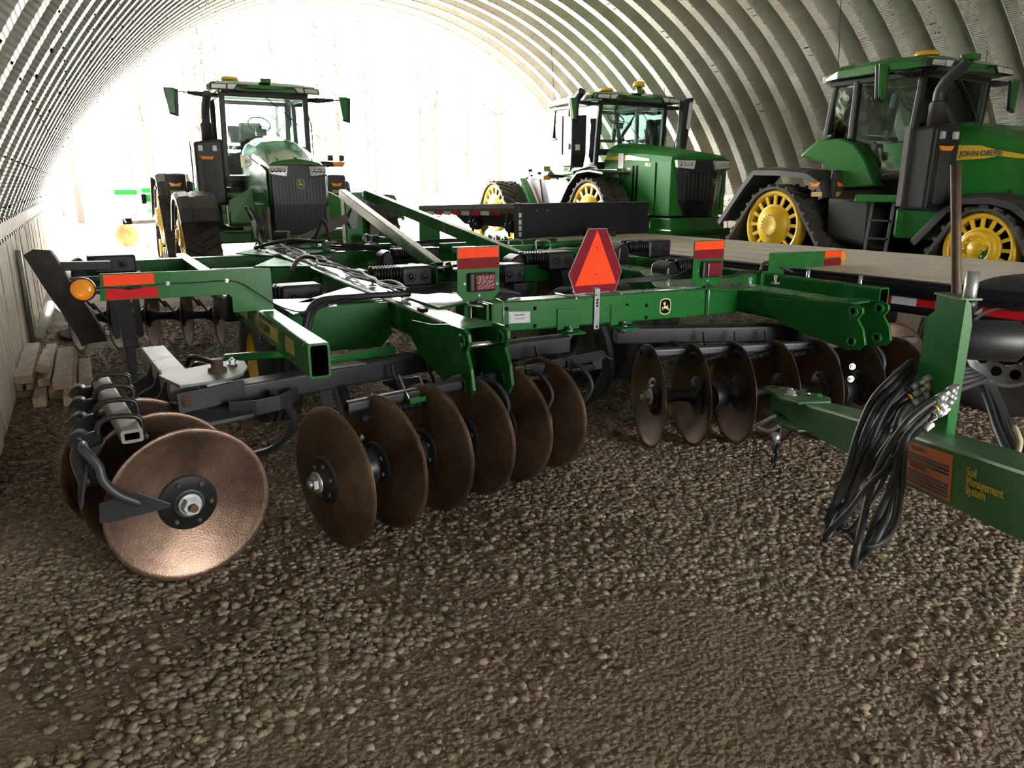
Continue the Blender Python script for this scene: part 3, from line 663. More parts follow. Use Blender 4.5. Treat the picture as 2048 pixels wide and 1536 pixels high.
MB().lathe([(0,-.035),(.03,-.032),(.05,-.018),(.058,0),(.058,.018),(.05,.03),(0,.03)],(5.965,4.53,.975),(-.6,.5,0),28).build('amber_lamp','amber',o,HO)
MB().bx(4.93,5.10,4.5,4.6,.78,.885).build('board_bracket',G,o,HO,.004)
# ---- stripe decal with maker's name on the left wing tube
xf=.8455
mb=MB(); 
mb.bx(xf,xf+.001,4.98,6.6,.765,.845)
mb.bx(xf,xf+.001,4.10,4.72,.765,.845); hb(mb,'stripe_decal','gold')
hb(MB().bx(xf,xf+.001,3.74,3.93,.765,.845),'gold_decal','gold')
mb=MB()
for k in range(5):
    mb.bx(xf-.0006,xf+.0004,5.0,6.6,.775+k*.014,.777+k*.014); mb.bx(xf-.0006,xf+.0004,4.10,4.22,.775+k*.014,.777+k*.014)
hb(mb,'decal_lines','green')
text('decal_letters','JOHN DEERE',.066,(xf-.0015,4.66,.781),(0,-1,0),(0,0,1),'green',harrow,HO,.0006,bold=.001)
mb=MB()
for y in (4.2,4.4,4.55): mb.cyl((xf-.0012,y,.735),(xf,y,.735),.008,10)
hb(mb,'tube_slot','dark')
# ================================================================== blades
def blade_proto():
    b=bpy.data.objects.new('disc_blade',None)
    R=.327; prof=[]
    n=14; dep=.055
    for i in range(n+1): r=.02+(R-.02)*i/n; prof.append((r,dep*(r/R)**2))
    prof += [(R,dep+.002)]
    for i in range(n,-1,-1): r=.02+(R-.004-.02)*i/n; prof.append((r,.006+dep*(r/R)**2))
    o=MB().lathe(prof,(0,0,0),(1,0,0),56).build('disc_blade','blade'); return o
BL=blade_proto(); BL.parent=harrow
hubm=MB(); hubm.lathe([(.0,-.03),(.045,-.03),(.045,-.006),(.098,-.004),(.112,.004),(.116,.012)],(0,0,0),(1,0,0),28)
hubm.lathe([(.116,.008),(.112,.014),(0,.02)],(0,0,0),(1,0,0),28)
for k in range(6):
    a=k*PI/3+.3; hubm.lathe([(.0,-.014),(.010,-.013),(.012,-.004)],(0,.073*math.cos(a),.073*math.sin(a)),(1,0,0),10,mi=1)
hubm.lathe([(.118,.020),(.112,.026),(.070,.028),(.066,.040),(.045,.042),(.045,.03),(0,.03)],(0,0,0),(1,0,0),28)
for k in range(6):
    a=k*PI/3; hubm.lathe([(.0,.040),(.010,.039),(.012,.026)],(0,.090*math.cos(a),.090*math.sin(a)),(1,0,0),10,mi=1)
HUB=hubm.build('blade_hub',['black','rustpipe'],BL)
nutm=MB(); nutm.lathe([(0,-.075),(.017,-.075),(.017,-.06)],(0,0,0),(1,0,0),14); nutm.lathe([(.017,-.062),(.036,-.062),(.036,-.03)],(0,0,0),(1,0,0),6,smooth=False); nutm.lathe([(.036,-.04),(.05,-.036),(.05,-.03)],(0,0,0),(1,0,0),20)
NUT=nutm.build('axle_nut','galv',BL)
SPm=MB(); SPm.lathe([(.085,.02),(.06,.045),(.042,.08),(.038,.14),(.042,.20),(.055,.235),(.075,.26)],(0,0,0),(1,0,0),20)
SPOOL=SPm.build('spacer_spool','black'); SPOOL.parent=harrow
first=[True,True]
def gang(pts, zc, axis, convex_first=True, nut_at=0, spools=True, scale=1.0):
    """blades at pts; axis: horizontal unit vector the hub side (-x of the proto) faces away from"""
    ang=math.atan2(axis[1],axis[0])
    for i,p in enumerate(pts):
        if first[0]:
            b=BL; first[0]=False
        else:
            b=BL.copy(); COL.objects.link(b); b.parent=harrow; 
            h=HUB.copy(); COL.objects.link(h); h.parent=b
            if i==nut_at: h2=NUT.copy(); COL.objects.link(h2); h2.parent=b
        b.location=V(p[0],p[1],zc)-HO; b.rotation_euler=(random.uniform(0,6),0,ang if convex_first else ang+PI)
        b.rotation_mode='XYZ'; b.scale=(1,scale,scale)
        if spools and i<len(pts)-1:
            s=SPOOL if first[1] else SPOOL.copy()
            if not first[1]: COL.objects.link(s)
            first[1]=False
            s.parent=harrow; q=V(*pts[i+1],0)-V(*p,0); s.location=V(p[0],p[1],zc)-HO; s.rotation_euler=(0,0,math.atan2(q.y,q.x)); s.scale=(q.length/.28,1,1)
A0=V(.16,-1,0).normalized()   # outer left trio faces the aisle; hub side to the camera
gang([(.235,3.19),(.155,3.49),(.08,3.79)],.328,-A0,False,99)
gang([(.79+.268*k,3.13+.077*k) for k in range(6)],.328,(.961,.276),True,0)
gang([(2.99+.262*k,3.49-.098*k) for k in range(7)],.328,(.937,-.35),False,99)
gang([(-.20,8.50),(.13,8.42),(.45,8.32),(.76,8.20),(1.05,8.08),(1.35,7.98)],.328,(.96,-.28),True,0)
gang([(4.3,8.0),(4.6,8.1),(4.9,8.2),(5.2,8.3),(5.5,8.4)],.328,(.96,.28),True,99)
gang([(4.93,3.22),(5.02,3.55)],.328,(.25,.97),True,0)
mb=MB(); c=V(.235,3.19,.328); d=A0
mb.cyl(c+d*.03,c+d*.05,.046,24); mb.cyl(c+d*.05,c+d*.085,.036,6,smooth=False); mb.cyl(c+d*.085,c+d*.105,.017,14,mi=1); hb(mb,'axle_nut',['galv','rustpipe'])
# end nut on the right gang faces the camera
mb=MB(); c=V(2.97,3.49,.328); d=V(-.925,.38,0).normalized()
mb.cyl(c+d*-.0,c+d*.03,.05,22); mb.cyl(c+d*.03,c+d*.06,.036,6,smooth=False); mb.cyl(c+d*.06,c+d*.085,.017,12); hb(mb,'axle_nut','galv')
# ---- gang beams
hb(MB().beam((2.70,4.10,.585),(1.6,4.06,.585),.13,.11,.1),'gang_beam','gang',.004)
hb(MB().beam((1.6,4.06,.585),(.44,3.83,.585),.13,.11,.1,hollow=True),'gang_beam',['gang','dark'],.004)
hb(MB().beam((3.16,4.16,.585),(4.9,3.36,.585),.13,.11,.1),'gang_beam','gang',.004)
hb(MB().beam((-.35,9.05,.60),(2.6,8.35,.60),.12,.11,.1),'gang_beam','gang',.004)
hb(MB().beam((3.3,8.35,.60),(6.0,9.05,.60),.12,.11,.1),'gang_beam','gang',.004)
hb(MB().beam((.27,4.85,.63),(.33,3.85,.63),.13,.09,.1),'end_gang_beam','gangtop',.004)
# pivot plate at the left end
mb=MB(); mb.prism([(.30,4.02,.685),(.60,4.14,.685),(.66,4.08,.685),(.65,3.94,.685),(.60,3.80,.685),(.50,3.71,.685),(.30,3.70,.685),(.23,3.96,.685)],(0,0,.014)); hb(mb,'pivot_plate','gangtop',.003)
mb=MB(); mb.prism([(.28,3.66,.67),(.60,3.78,.67),(.60,3.78,.57),(.28,3.66,.57)],(-.004,.015,0)); mb.prism([(.22,3.84,.57),(.62,3.80,.57),(.60,3.58,.55),(.32,3.52,.55),(.27,3.6,.5),(.20,3.75,.52)],(0,0,-.02)); mb.bx(.28,.34,3.52,3.66,.50,.56); hb(mb,'bearing_bracket','gang',.004)
hb(MB().bolt((.325,3.672,.625),(-.2,-1,0),.026,.02),'cap_bolt','rustpipe')
mb=MB(); mb.lathe([(.046,.70),(.046,.712),(.03,.716),(.03,.755),(.028,.757),(0,.757)],(.50,3.92,0),(0,0,1),24); hb(mb,'pivot_pin','rustpipe')
hb(MB().bolt((.585,4.0,.70),(0,0,1),.018,.03),'pivot_bolt','galv')
# ribs (bearing hangers) along the outer end beam
for k,(y) in enumerate((3.93,4.16,4.42)):
    s=.27-.01*k
    mb=MB(); prof=[(s,.68),(s-.02,.665),(s-.05,.60),(s-.12,.565),(s-.15,.50),(s-.14,.42),(s-.10,.34),(s-.05,.34),(s-.03,.46),(s,.56)]
    mb.prism([(a,y,z) for a,z in prof],(0,.022,0)); hb(mb,'bearing_hanger','gang',.006)
for k,y in enumerate((4.1,4.3)):
    mb=MB(); mb.tube(smooth_path([(.42,y+.25,.60),(.44,y+.2,.66),(.50,y+.12,.655),(.55,y,.64),(.56,y-.06,.56),(.55,y-.08,.45)],4),.014,8); hb(mb,'spring_rod','spring')
# ---- scraper tubes, clamps, arms and paddles
hb(MB().beam((.965,3.30,.60),(2.66,3.62,.60),.05,.055,.3,hollow=True),'scraper_tube',['gang','dark'])
hb(MB().beam((2.90,3.545,.60),(4.75,2.98,.60),.05,.055,.3,hollow=True),'scraper_tube',['gang','dark'])
hb(MB().beam((.062,2.99,.70),(-.02,3.94,.70),.075,.05,.2,hollow=True),'scraper_tube',['gangtop','dark'])
def scraper(c, u, reach, side=1, drop=.33):
    """curved arm hanging from clamp c, u = direction along the tube"""
    c=V(*c); u=V(*u).normalized(); f=V(u.y,-u.x,0)*side
    mb=MB(); mb.box(c,(.05,.085,.07),Matrix.Rotation(math.atan2(u.y,u.x),3,'Z')); mb.bolt(c+V(0,0,.03),(0,0,1),.01,.02); hb(mb,'scraper_clamp','spring',.008)
    P=[c+f*.02+V(0,0,-.0),c+f*.09+u*.02+V(0,0,.01),c+f*.155+u*.04+V(0,0,-.05),c+f*.17+u*.04+V(0,0,-.13),c+f*.14+u*.0+V(0,0,-.20)]
    P=[p for p in P]; P[-1]=c+f*(.11)+u*reach+V(0,0,-drop+.07)
    mb=MB(); mb.tube(smooth_path(P,5),.014,8); hb(mb,'scraper_arm','gang')
    e=P[-1]; w=u*.0+f*.05
    mb=MB(); mb.prism([e-f*.045+V(0,0,.03),e+f*.045+V(0,0,.03),e+f*.06+V(0,0,-.09),e-f*.05+V(0,0,-.11)],u*.006); hb(mb,'scraper_paddle','gang',.002)
uL=V(1.70,.32,0).normalized(); uR=V(1.85,-.565,0).normalized()
for t in (.08,.27,.46,.64,.82): 
    p=V(.965,3.30,.585)+(V(2.66,3.62,.585)-V(.965,3.30,.585))*t; scraper(p,uL,-.03)
for t in (.16,.31,.47,.63,.80):
    p=V(2.90,3.545,.585)+(V(4.75,2.98,.585)-V(2.90,3.545,.585))*t; scraper(p,uR,.03)
# near-left scraper with its wide paddle in front of the first blade
mb=MB(); mb.tube(smooth_path([(-.10,3.02,.685),(-.095,2.96,.68),(-.06,2.93,.63),(-.05,2.92,.57),(-.01,2.92,.51),(.06,2.93,.455)],6),.017,10); hb(mb,'scraper_arm','gang')
mb=MB(); mb.prism([(-.075,2.95,.475),(.0,2.935,.50),(.055,2.93,.50),(.16,2.935,.43),(.155,2.935,.415),(-.04,2.97,.385),(-.085,2.98,.385)],(0,.008,0)); hb(mb,'scraper_paddle','gang',.003)
for y in (3.12,3.38,3.64,3.88):
    mb=MB(); mb.tube(smooth_path([(.10,y,.66),(.10,y,.725),(.055,y,.745),(-.01,y,.745),(-.045,y,.72),(-.05,y,.66)],4),.011,8); mb.bolt((.10,y,.66),(.6,0,-.6),.012,.02); hb(mb,'clamp_strap','spring')
    mb=MB(); mb.tube(smooth_path([(-.05,y+.02,.67),(-.10,y-.02,.665),(-.12,y-.06,.62),(-.10,y-.10,.52)],4),[.03]*13,10); mb.lathe([(0,-.03),(.028,-.03),(.03,.03),(0,.035)],(-.115,y,.68),(.4,1,.2),12); hb(mb,'spring_pivot','spring',.0)
hb(MB().prism([(-.14,3.0,.45),(-.10,2.98,.62),(-.04,3.3,.60),(-.10,3.9,.5),(-.16,3.9,.2)],(.01,0,0)),'gang_shield','gang')
# coil springs on the scraper tubes
def coil(mb,p0,p1,r,turns,wr,n=10):
    p0=V(*p0);p1=V(*p1);X,D,Z=mb.frame(p1-p0); pts=[]
    for i in range(turns*n+1):
        a=2*PI*i/n; t=i/(turns*n); pts.append(p0.lerp(p1,t)+X*r*math.cos(a)+Z*r*math.sin(a))
    mb.tube(pts,wr,6)
for p,q in (((2.99,3.47,.545),(3.22,3.42,.59)),((3.24,3.39,.545),(3.47,3.34,.585)),((3.55,3.29,.55),(3.8,3.22,.585)),((3.84,3.2,.55),(4.1,3.12,.585)),((1.20,3.31,.555),(1.42,3.35,.55)),((1.02,3.26,.545),(1.2,3.29,.555))):
    mb=MB(); coil(mb,p,q,.015,22,.0036); hb(mb,'scraper_spring','spring')
for p,q in (((2.36,3.52,.565),(2.55,3.56,.55)),((2.02,3.46,.57),(2.2,3.49,.555))):
    mb=MB(); mb.cyl(p,q,.019,14); mb.tube([V(*p)-V(.06,.01,0),V(*p)-V(.03,.005,-.012),V(*p)],.006,6); hb(mb,'spring_cover','gang')
mb=MB(); mb.box((2.60,3.61,.565),(.07,.05,.08)); mb.tube(smooth_path([(2.61,3.6,.57),(2.66,3.6,.6),(2.70,3.6,.58),(2.73,3.6,.575)],4),.007,6); hb(mb,'end_clamp','gang',.008)
# green clamp with two long bolts (left and right)
for c in ((1.33,3.33,.60),(4.25,3.10,.60)):
    mb=MB(); mb.box(V(*c)+V(0,-.02,-.012),(.13,.05,.025),Matrix.Rotation(.2,3,'Z')); o=hb(mb,'spring_clamp',G,.003)
    mb=MB()
    for d in (-.05,.05): mb.tube([V(*c)+V(d,-.04,-.02),V(*c)+V(d-.02,.05,.10)],.006,8)
    mb.build('clamp_bolt','steel',o,HO)
# bearings (dark castings) with two shiny bolts between blades, and their hangers to the beams
def bearing(x,y,bx_,by_,bolts=True):
    mb=MB(); mb.cyl((x-.05,y,.328),(x+.05,y,.328),.085,18); mb.prism([(x-.02,y-.05,.38),(x-.02,y+.06,.38),(bx_-.02,by_+.05,.55),(bx_-.02,by_-.05,.55)],(.04,0,0)); o=hb(mb,'gang_bearing','black',.004)
    if bolts:
        mb=MB(); mb.bolt((x-.03,y-.07,.50),(-.5,-.9,.1),.015,.018); mb.bolt((x-.03,y-.07,.42),(-.5,-.9,.1),.015,.018); mb.build('bearing_bolt','steel',o,HO)
bearing(1.0,3.20,1.12,3.9); bearing(2.1,3.45,2.1,4.0,False); bearing(3.32,3.32,3.5,3.95,False); bearing(4.13,3.02,4.2,3.6)
# curved bracket cradles under gang beams
for x,y,a in ((1.50,3.98,.05),(2.25,4.02,.02),(3.75,3.82,-.42),(4.15,3.64,-.42)):
    R=Matrix.Rotation(a,3,'Z'); c=V(x,y,0)
    def W(px,py,pz): return c+R@V(px,py,0)+V(0,0,pz)
    mb=MB(); mb.sheet([W(-.10,-.07,.62),W(-.10,-.10,.56),W(-.10,-.14,.53),W(-.10,-.16,.50)],R@V(.012,0,0),.02); mb.sheet([W(.12,-.07,.62),W(.12,-.10,.56),W(.12,-.14,.53),W(.12,-.16,.50)],R@V(.012,0,0),.02)
    mb.prism([W(-.10,-.17,.505),W(.13,-.17,.505),W(.13,.05,.505),W(-.10,.05,.505)],(0,0,-.014)); hb(mb,'beam_cradle','gang',.002)
hb(MB().beam((1.3,3.55,.545),(2.0,3.68,.545),.03,.02,.1),'spacer_bar','gang')
hb(MB().beam((3.55,3.62,.545),(4.4,3.32,.545),.03,.02,.1),'spacer_bar','gang')
# green adjustment screw
mb=MB(); mb.beam((.60,4.35,.665),(.95,4.32,.665),.05,.045,.3); mb.cyl((.53,4.36,.66),(.60,4.355,.66),.012,8); hb(mb,'adjusting_link',G,.004)
mb=MB(); mb.beam((1.06,4.02,.66),(1.50,4.10,.67),.05,.045,.3); mb.bolt((1.47,4.09,.69),(0,0,1),.014,.02); hb(mb,'adjusting_link',G,.004)
hb(MB().prism([(1.02,3.98,.652),(1.22,3.98,.652),(1.26,3.88,.652),(1.05,3.86,.652)],(0,0,.006)),'slotted_tab','gangtop')
# ---- depth chisel shanks
def shank(x,y,z0,sc=1):
    P=[(x,y,z0+.03),(x,y-.07*sc,z0-.08),(x,y-.11*sc,z0-.22),(x,y-.05*sc,z0-.37),(x,y+.08*sc,z0-.47),(x,y+.20*sc,z0-.53)]
    pts=smooth_path(P,6); mb=MB(); rings=[]
    for i,p in enumerate(pts):
        d=(pts[min(i+1,len(pts)-1)]-pts[max(i-1,0)]).normalized(); n=d.cross(V(1,0,0)).normalized()
        rings.append([p+V(-.022,0,0)+n*.05,p+V(.022,0,0)+n*.05,p+V(.022,0,0)-n*.05,p+V(-.022,0,0)-n*.05])
    mb.loft(rings); hb(mb,'chisel_shank','gang',.008)
    mb=MB(); e=pts[-1]; mb.prism([e+V(-.035,-.10,-.03),e+V(-.035,.07,-.05),e+V(-.035,.06,.03),e+V(-.035,-.02,.06)],(.07,0,0)); hb(mb,'chisel_point','rustpipe',.006)
shank(3.06,4.20,.60)
mb=MB(); pts=smooth_path([(.72,3.75,.60),(.80,3.70,.50),(.80,3.74,.38),(.72,3.82,.28),(.62,3.88,.24)],6); rings=[]
for i,p in enumerate(pts):
    d=(pts[min(i+1,len(pts)-1)]-pts[max(i-1,0)]).normalized(); n=d.cross(V(.6,.8,0)).normalized(); s=V(.6,.8,0)*.022
    rings.append([p-s+n*.014,p+s+n*.014,p+s-n*.014,p-s-n*.014])
mb.loft(rings); hb(mb,'spring_tine','gang',.004)
mb=MB(); mb.sheet([(.50,3.66,.60),(.62,3.62,.60),(.74,3.66,.60),(.86,3.78,.60)],(0,0,-.075),.012); hb(mb,'tine_guard','gang',.002)
# ---- transport tyres
def tyre_rings(R,w):
    return [(R*.55,-w*.42),(R*.72,-w*.5),(R*.9,-w*.5),(R*.975,-w*.44),(R,-w*.36),(R,-w*.2),(R*.975,-w*.185),(R*.975,-w*.165),(R,-w*.15),(R,-w*.02),(R*.975,-w*.01),(R*.975,w*.01),(R,w*.02),(R,w*.15),(R*.975,w*.165),(R*.975,w*.185),(R,w*.2),(R,w*.36),(R*.975,w*.44),(R*.9,w*.5),(R*.72,w*.5),(R*.55,w*.42)]
def wheel(x,y,R=.40,w=.28,ax=(1,0,0),rimc='yellow'):
    t=MB().lathe(tyre_rings(R,w),(0,0,0),ax,48).build('transport_tyre','rubber',harrow,loc=V(x,y,R)-HO)
    r=MB().lathe([(R*.56,-w*.42),(R*.54,-w*.36),(R*.50,-w*.2),(R*.2,-w*.12),(.06,-w*.2),(0,-w*.2)],(0,0,0),ax,32); r.lathe([(R*.56,w*.42),(R*.54,w*.36),(R*.50,w*.2),(R*.2,w*.12),(.06,w*.2),(0,w*.2)],(0,0,0),ax,32); r.build('wheel_rim',rimc,t)
for x,y,c in ((1.02,5.25,'yellow'),(1.20,6.15,'yellow'),(3.80,5.02,'gang'),(3.46,5.10,'gang'),(4.85,5.9,'gang')): wheel(x,y,rimc=c)
hb(MB().beam((1.0,5.25,.40),(1.9,5.7,.6),.10,.12,.1),'axle_arm',G,.003)
hb(MB().beam((3.42,5.35,.40),(3.9,5.9,.6),.10,.12,.1),'axle_arm',G,.003)
# supporting legs (dark plates) below the wing
for x,y in ((1.05,4.05),(1.18,4.25)): hb(MB().prism([(x-.03,y,.56),(x+.05,y,.56),(x+.07,y,.24),(x+.03,y,.24)],(0,.02,0)),'hanger_leg','gang')
# ---- spring cushion boxes with coil springs
def cushion(x,y,rz,w=.26,lab=None,z=.82,L=.30):
    R=Matrix.Rotation(rz,3,'Z'); c=V(x,y,z)
    o=MB(); o.box((0,0,0),(w,.20,.17),R); 
    ob=o.build('spring_box','black',harrow,bevel=.02,loc=c-HO)
    mb=MB()
    for dx in (-.06,.06): mb.lathe([(.0,-.012),(.022,-.010),(.026,0)],R@V(dx,-.10,0),R@V(0,1,0),16); mb.lathe([(.036,-.004),(.042,-.004),(.042,0)],R@V(dx,-.10,0),R@V(0,1,0),16)
    mb.build('box_boss','black',ob)
    for dy in (-.055,.055):
        mb=MB(); coil(mb,tuple(R@V(-w/2-.0,dy,.03)),tuple(R@V(-w/2-L+.06,dy,.03)),.048,9,.011); mb.build('coil_spring','spring',ob)
    mb=MB(); mb.prism([R@V(-w/2-L+.06,-.11,-.14),R@V(-w/2-L+.04,-.11,.02),R@V(-w/2-L,-.11,.08),R@V(-w/2-L-.08,-.11,.04),R@V(-w/2-L-.10,-.11,-.14)],R@V(0,.22,0)); mb.build('spring_bracket','spring',ob,bevel=.02)
    mb=MB(); mb.prism([R@V(-.02,-.11,-.085),R@V(w/2+.03,-.11,-.085),R@V(w/2+.03,-.11,-.33),R@V(.04,-.11,-.33)],R@V(0,.2,0)); mb.build('box_support','gang',ob)
    return ob
cushion(1.32,5.55,0,.30); cushion(2.40,6.0,0,.28,z=.86); cushion(3.22,7.7,0,.28,z=.86)
cushion(.22,8.12,0,.36,z=.88,L=.1); cushion(3.85,6.0,-.05,.28,z=.92); cushion(5.05,6.05,0,.28,z=.98); cushion(4.75,5.0,0,.26,z=.90); cushion(3.20,5.75,0,.2,z=.86)
# ---- folding struts, mast and cylinders
hb(MB().beam((2.66,6.05,.90),(2.72,8.95,1.50),.085,.11,.12,hollow=True),'fold_strut',[G,'dark'],.003)
hb(MB().beam((3.62,6.22,.92),(3.02,8.95,1.49),.10,.11,.12,hollow=True),'fold_strut',[G,'dark'],.003)
for x,y in ((2.66,6.02),(3.65,6.2)):
    for d in (-.07,.07):
        mb=MB(); mb.prism([(x+d,y-.06,.56),(x+d,y+.12,.56),(x+d,y+.05,.94),(x+d,y-.03,.96),(x+d,y-.07,.92)],(.015,0,0)); hb(mb,'strut_lug',G,.004)
    hb(MB().cyl((x-.09,y-.02,.91),(x+.11,y-.02,.91),.018,14),'strut_pin','galv')
mb=MB(); mb.beam((2.84,9.0,.62),(2.84,9.0,1.52),.22,.16,.1); hb(mb,'mast',G,.004)
mb=MB(); mb.beam((4.10,9.6,.70),(4.10,9.6,1.19),.30,.02,.1,up=(0,1,0)); hb(mb,'upright_plate',G,.002)
hb(MB().beam((2.2,9.2,.93),(2.76,8.9,1.23),.09,.10,.1),'lift_arm','gangtop',.004)
hb(MB().beam((1.75,9.35,.74),(2.25,9.15,.97),.09,.09,.1),'lift_arm','gangtop',.004)
hb(MB().prism([(2.74,8.85,1.20),(2.80,8.85,1.33),(2.87,8.85,1.30),(2.84,8.85,1.1),(2.78,8.85,1.1)],(0,.02,0)),'latch_plate','gangtop',.002)
for x0,y0,z0,x1,y1,z1,nm in ((2.05,8.75,.88,2.75,8.72,.90,1),(4.3,7.0,.97,5.4,7.3,.98,1),(2.95,8.9,.98,3.6,8.3,.93,1)):
    mb=MB(); a=V(x0,y0,z0); b=V(x1,y1,z1); m_=a.lerp(b,.58); mb.cyl(a,m_,.035,16); hb(mb,'cylinder_barrel',G); hb(MB().cyl(m_,b,.018,12),'cylinder_rod','steel')
mb=MB(); mb.cyl((1.98,9.3,1.02),(2.12,9.2,1.02),.055,20); hb(mb,'hydraulic_motor','black',.004)
hb(MB().beam((1.86,9.5,.85),(1.78,9.5,1.20),.05,.05,.1),'hose_post','gangtop',.003)
hb(MB().cyl((1.78,9.5,1.18),(1.70,9.46,1.36),.02,12),'hose_post','spring')
mb=MB(); mb.beam((3.0,8.7,.70),(3.08,8.9,1.12),.10,.03,.1); mb.beam((3.42,8.8,.72),(3.2,8.95,1.15),.05,.03,.1); mb.beam((3.1,8.9,1.1),(3.36,8.9,1.1),.04,.04,.1); hb(mb,'mast_brace','gangtop',.003)
mb=MB(); mb.lathe([(.0,.02),(.03,.02),(.032,-.02),(.052,-.03),(.052,.03),(.032,.03)],(2.88,8.6,1.0),(0,1,0),20); mb.cyl((2.88,8.6,1.0),(3.02,8.62,1.0),.035,12,mi=1); hb(mb,'valve_block',['galv','black'],.002)
mb=MB(); mb.beam((2.35,8.45,.66),(2.35,8.45,.99),.10,.04,.1,up=(0,1,0)); hb(mb,'hose_bracket',G,.003)
hb(MB().beam((2.3,9.3,.7),(2.95,11.9,.62),.16,.16,.1),'tongue_beam',G,.003); hb(MB().beam((4.3,9.3,.7),(3.3,11.9,.62),.16,.16,.1),'tongue_beam',G,.003)
mb=MB()
for x in (2.0,2.5,3.0): mb.bx(x,x+.32,9.0,9.06,.70,.90)
hb(mb,'tongue_hinge',G,.003)
hb(MB().beam((3.5,7.9,.93),(5.1,8.0,.93),.07,.07,.2),'cross_tube',G,.002)
hb(MB().beam((4.1,6.6,.93),(5.1,6.7,.93),.07,.07,.2),'cross_tube',G,.002)
hb(MB().beam((3.4,7.35,.93),(4.3,7.2,.93),.09,.07,.2),'cross_tube',G,.002)
hb(MB().beam((4.48,6.4,.88),(5.0,5.3,.86),.09,.09,.2),'wing_brace',G,.002)
for x,y in ((4.05,7.2),(4.28,7.0),(3.75,7.4)):
    mb=MB(); mb.tube(smooth_path([(x,y+.1,.9),(x,y+.1,1.0),(x+.04,y+.1,1.015),(x+.12,y+.02,1.01),(x+.12,y,.9)],4),.012,8); hb(mb,'u_bolt','galv')
# front left: gauge arm, dark curved deflector, stand leg
mb=MB(); prof=smooth_path([(-.44,7.05,1.07),(-.40,7.05,.98),(-.33,7.05,.80),(-.24,7.05,.60),(-.16,7.05,.40),(-.13,7.05,.30)],4)
q=[p+V(.20-.0*i,.02,.015*(-1)) for i,p in enumerate(prof)]
rings=[[p,p+V(.07,-.01,.05),p+V(.19,.0,.03),p+V(.195,.25,.02),p+V(.01,.25,-.02)] for p in prof]
mb.loft(rings,smooth=False); hb(mb,'soil_deflector','rubber',.012,lab='dark curved soil deflector at the far left end')
hb(MB().beam((-.26,7.2,.96),(.16,7.2,.95),.08,.07,.1),'deflector_arm','gang',.003)
hb(MB().beam((-.24,7.2,.84),(.16,7.2,.84),.05,.05,.3),'deflector_arm','gang',.003)
hb(MB().beam((.20,6.0,.46),(.18,6.3,.92),.10,.05,.1),'stand_leg','gang',.003)
hb(MB().beam((.19,6.02,.05),(.19,6.02,.50),.05,.05,.1),'stand_leg','gang',.003); hb(MB().beam((.19,6.02,.30),(.19,6.02,.52),.066,.066,.1),'stand_sleeve','gang',.003)
for x in (.10,.17,.27): hb(MB().prism([(x,6.7,.9),(x+.05,6.7,.9),(x+.055,6.7,.42),(x+.02,6.7,.40),(x,6.7,.45)],(0,.03,0)),'bearing_hanger','gang',.006)
for k,x in enumerate((.0,.32,.62,.92)):
    y=8.30-.25*x; mb=MB(); mb.tube([(x-.14,y,.62),(x-.06,y-.04,.52),(x+.0,y-.06,.44)],.011,8); mb.prism([(x-.03,y-.05,.50),(x+.0,y-.05,.50),(x+.10,y-.08,.34),(x+.08,y-.08,.34)],(0,.01,0)); hb(mb,'scraper_arm','gang')
hb(MB().beam((-.25,8.35,.60),(1.3,8.0,.60),.04,.04,.3),'scraper_tube','gang')
# ---- hoses, cables and clips along the left centre rail
def hose(pts,r=.011,nm='hydraulic_hose',m='hose',sub=6):
    mb=MB(); mb.tube(smooth_path(pts,sub),r,8); return hb(mb,nm,m)
rr_=random.Random(4)
for k in range(5):
    pts=[]
    for j in range(15):
        t=j/14; y=9.6-5.0*t; x=1.99-.19*t; wob=.035*math.sin(j*2.1+k*1.3)
        pts.append((x+wob+.012*k-.05,y+rr_.uniform(-.05,.05),.905+.03*abs(math.sin(j*1.5+k))+.004*k))
    hose(pts,.008 if k%2 else .011)
for k in range(6):
    hose([(1.80,4.55,.93+.006*k),(1.9,4.50,.925+.008*k),(2.05,4.50,.93+.01*k),(2.20,4.48,.92+.009*k),(2.34,4.40,.915+.006*k),(2.50,4.34,.895)],.009)
hose([(1.02,4.36,.66),(1.06,4.36,.80),(1.11,4.40,.90),(1.20,4.46,.935),(1.40,4.55,.925),(1.62,4.58,.92),(1.80,4.56,.92)],.021)
hose([(1.06,4.42,.66),(1.10,4.42,.80),(1.15,4.46,.88),(1.25,4.50,.915),(1.40,4.60,.905),(1.62,4.62,.91),(1.80,4.60,.91)],.016)
hose([(1.42,6.35,.78),(1.50,6.5,.90),(1.64,6.75,.98),(1.80,6.95,.96),(1.86,7.1,.92)],.02)
hose([(1.70,9.1,.90),(1.85,8.8,.97),(2.05,8.75,1.0),(2.25,8.5,.99),(2.35,8.45,.99)],.02)
hose([(2.02,8.9,.95),(2.25,8.7,1.0),(2.30,8.55,1.12),(2.34,8.5,1.22),(2.38,8.5,1.15),(2.39,8.45,1.0)],.018)
for k in range(3): hose([(2.4,8.42,.97-.03*k),(2.7,8.1,.955-.02*k),(3.05,7.75,.94-.02*k)],.012)
for k in range(3): hose([(3.2,8.3,.95),(3.7,8.1,.96+.015*k),(4.2,8.05,.95),(4.6,8.2,.94+.01*k)],.011)
for k in range(4): hose([(3.05,4.35,.86),(3.25,4.3,.92+.006*k),(3.45,4.2,.94+.008*k),(3.8,4.18,.945+.006*k),(4.2,4.15,.935),(4.5,4.3,.93+.005*k),(4.9,4.5,.90)],.009)
for k in range(3): hose([(2.02,4.9,.80),(2.2,4.6,.88),(2.32,4.45,.91-.01*k),(2.5,4.35,.87-.02*k)],.01)
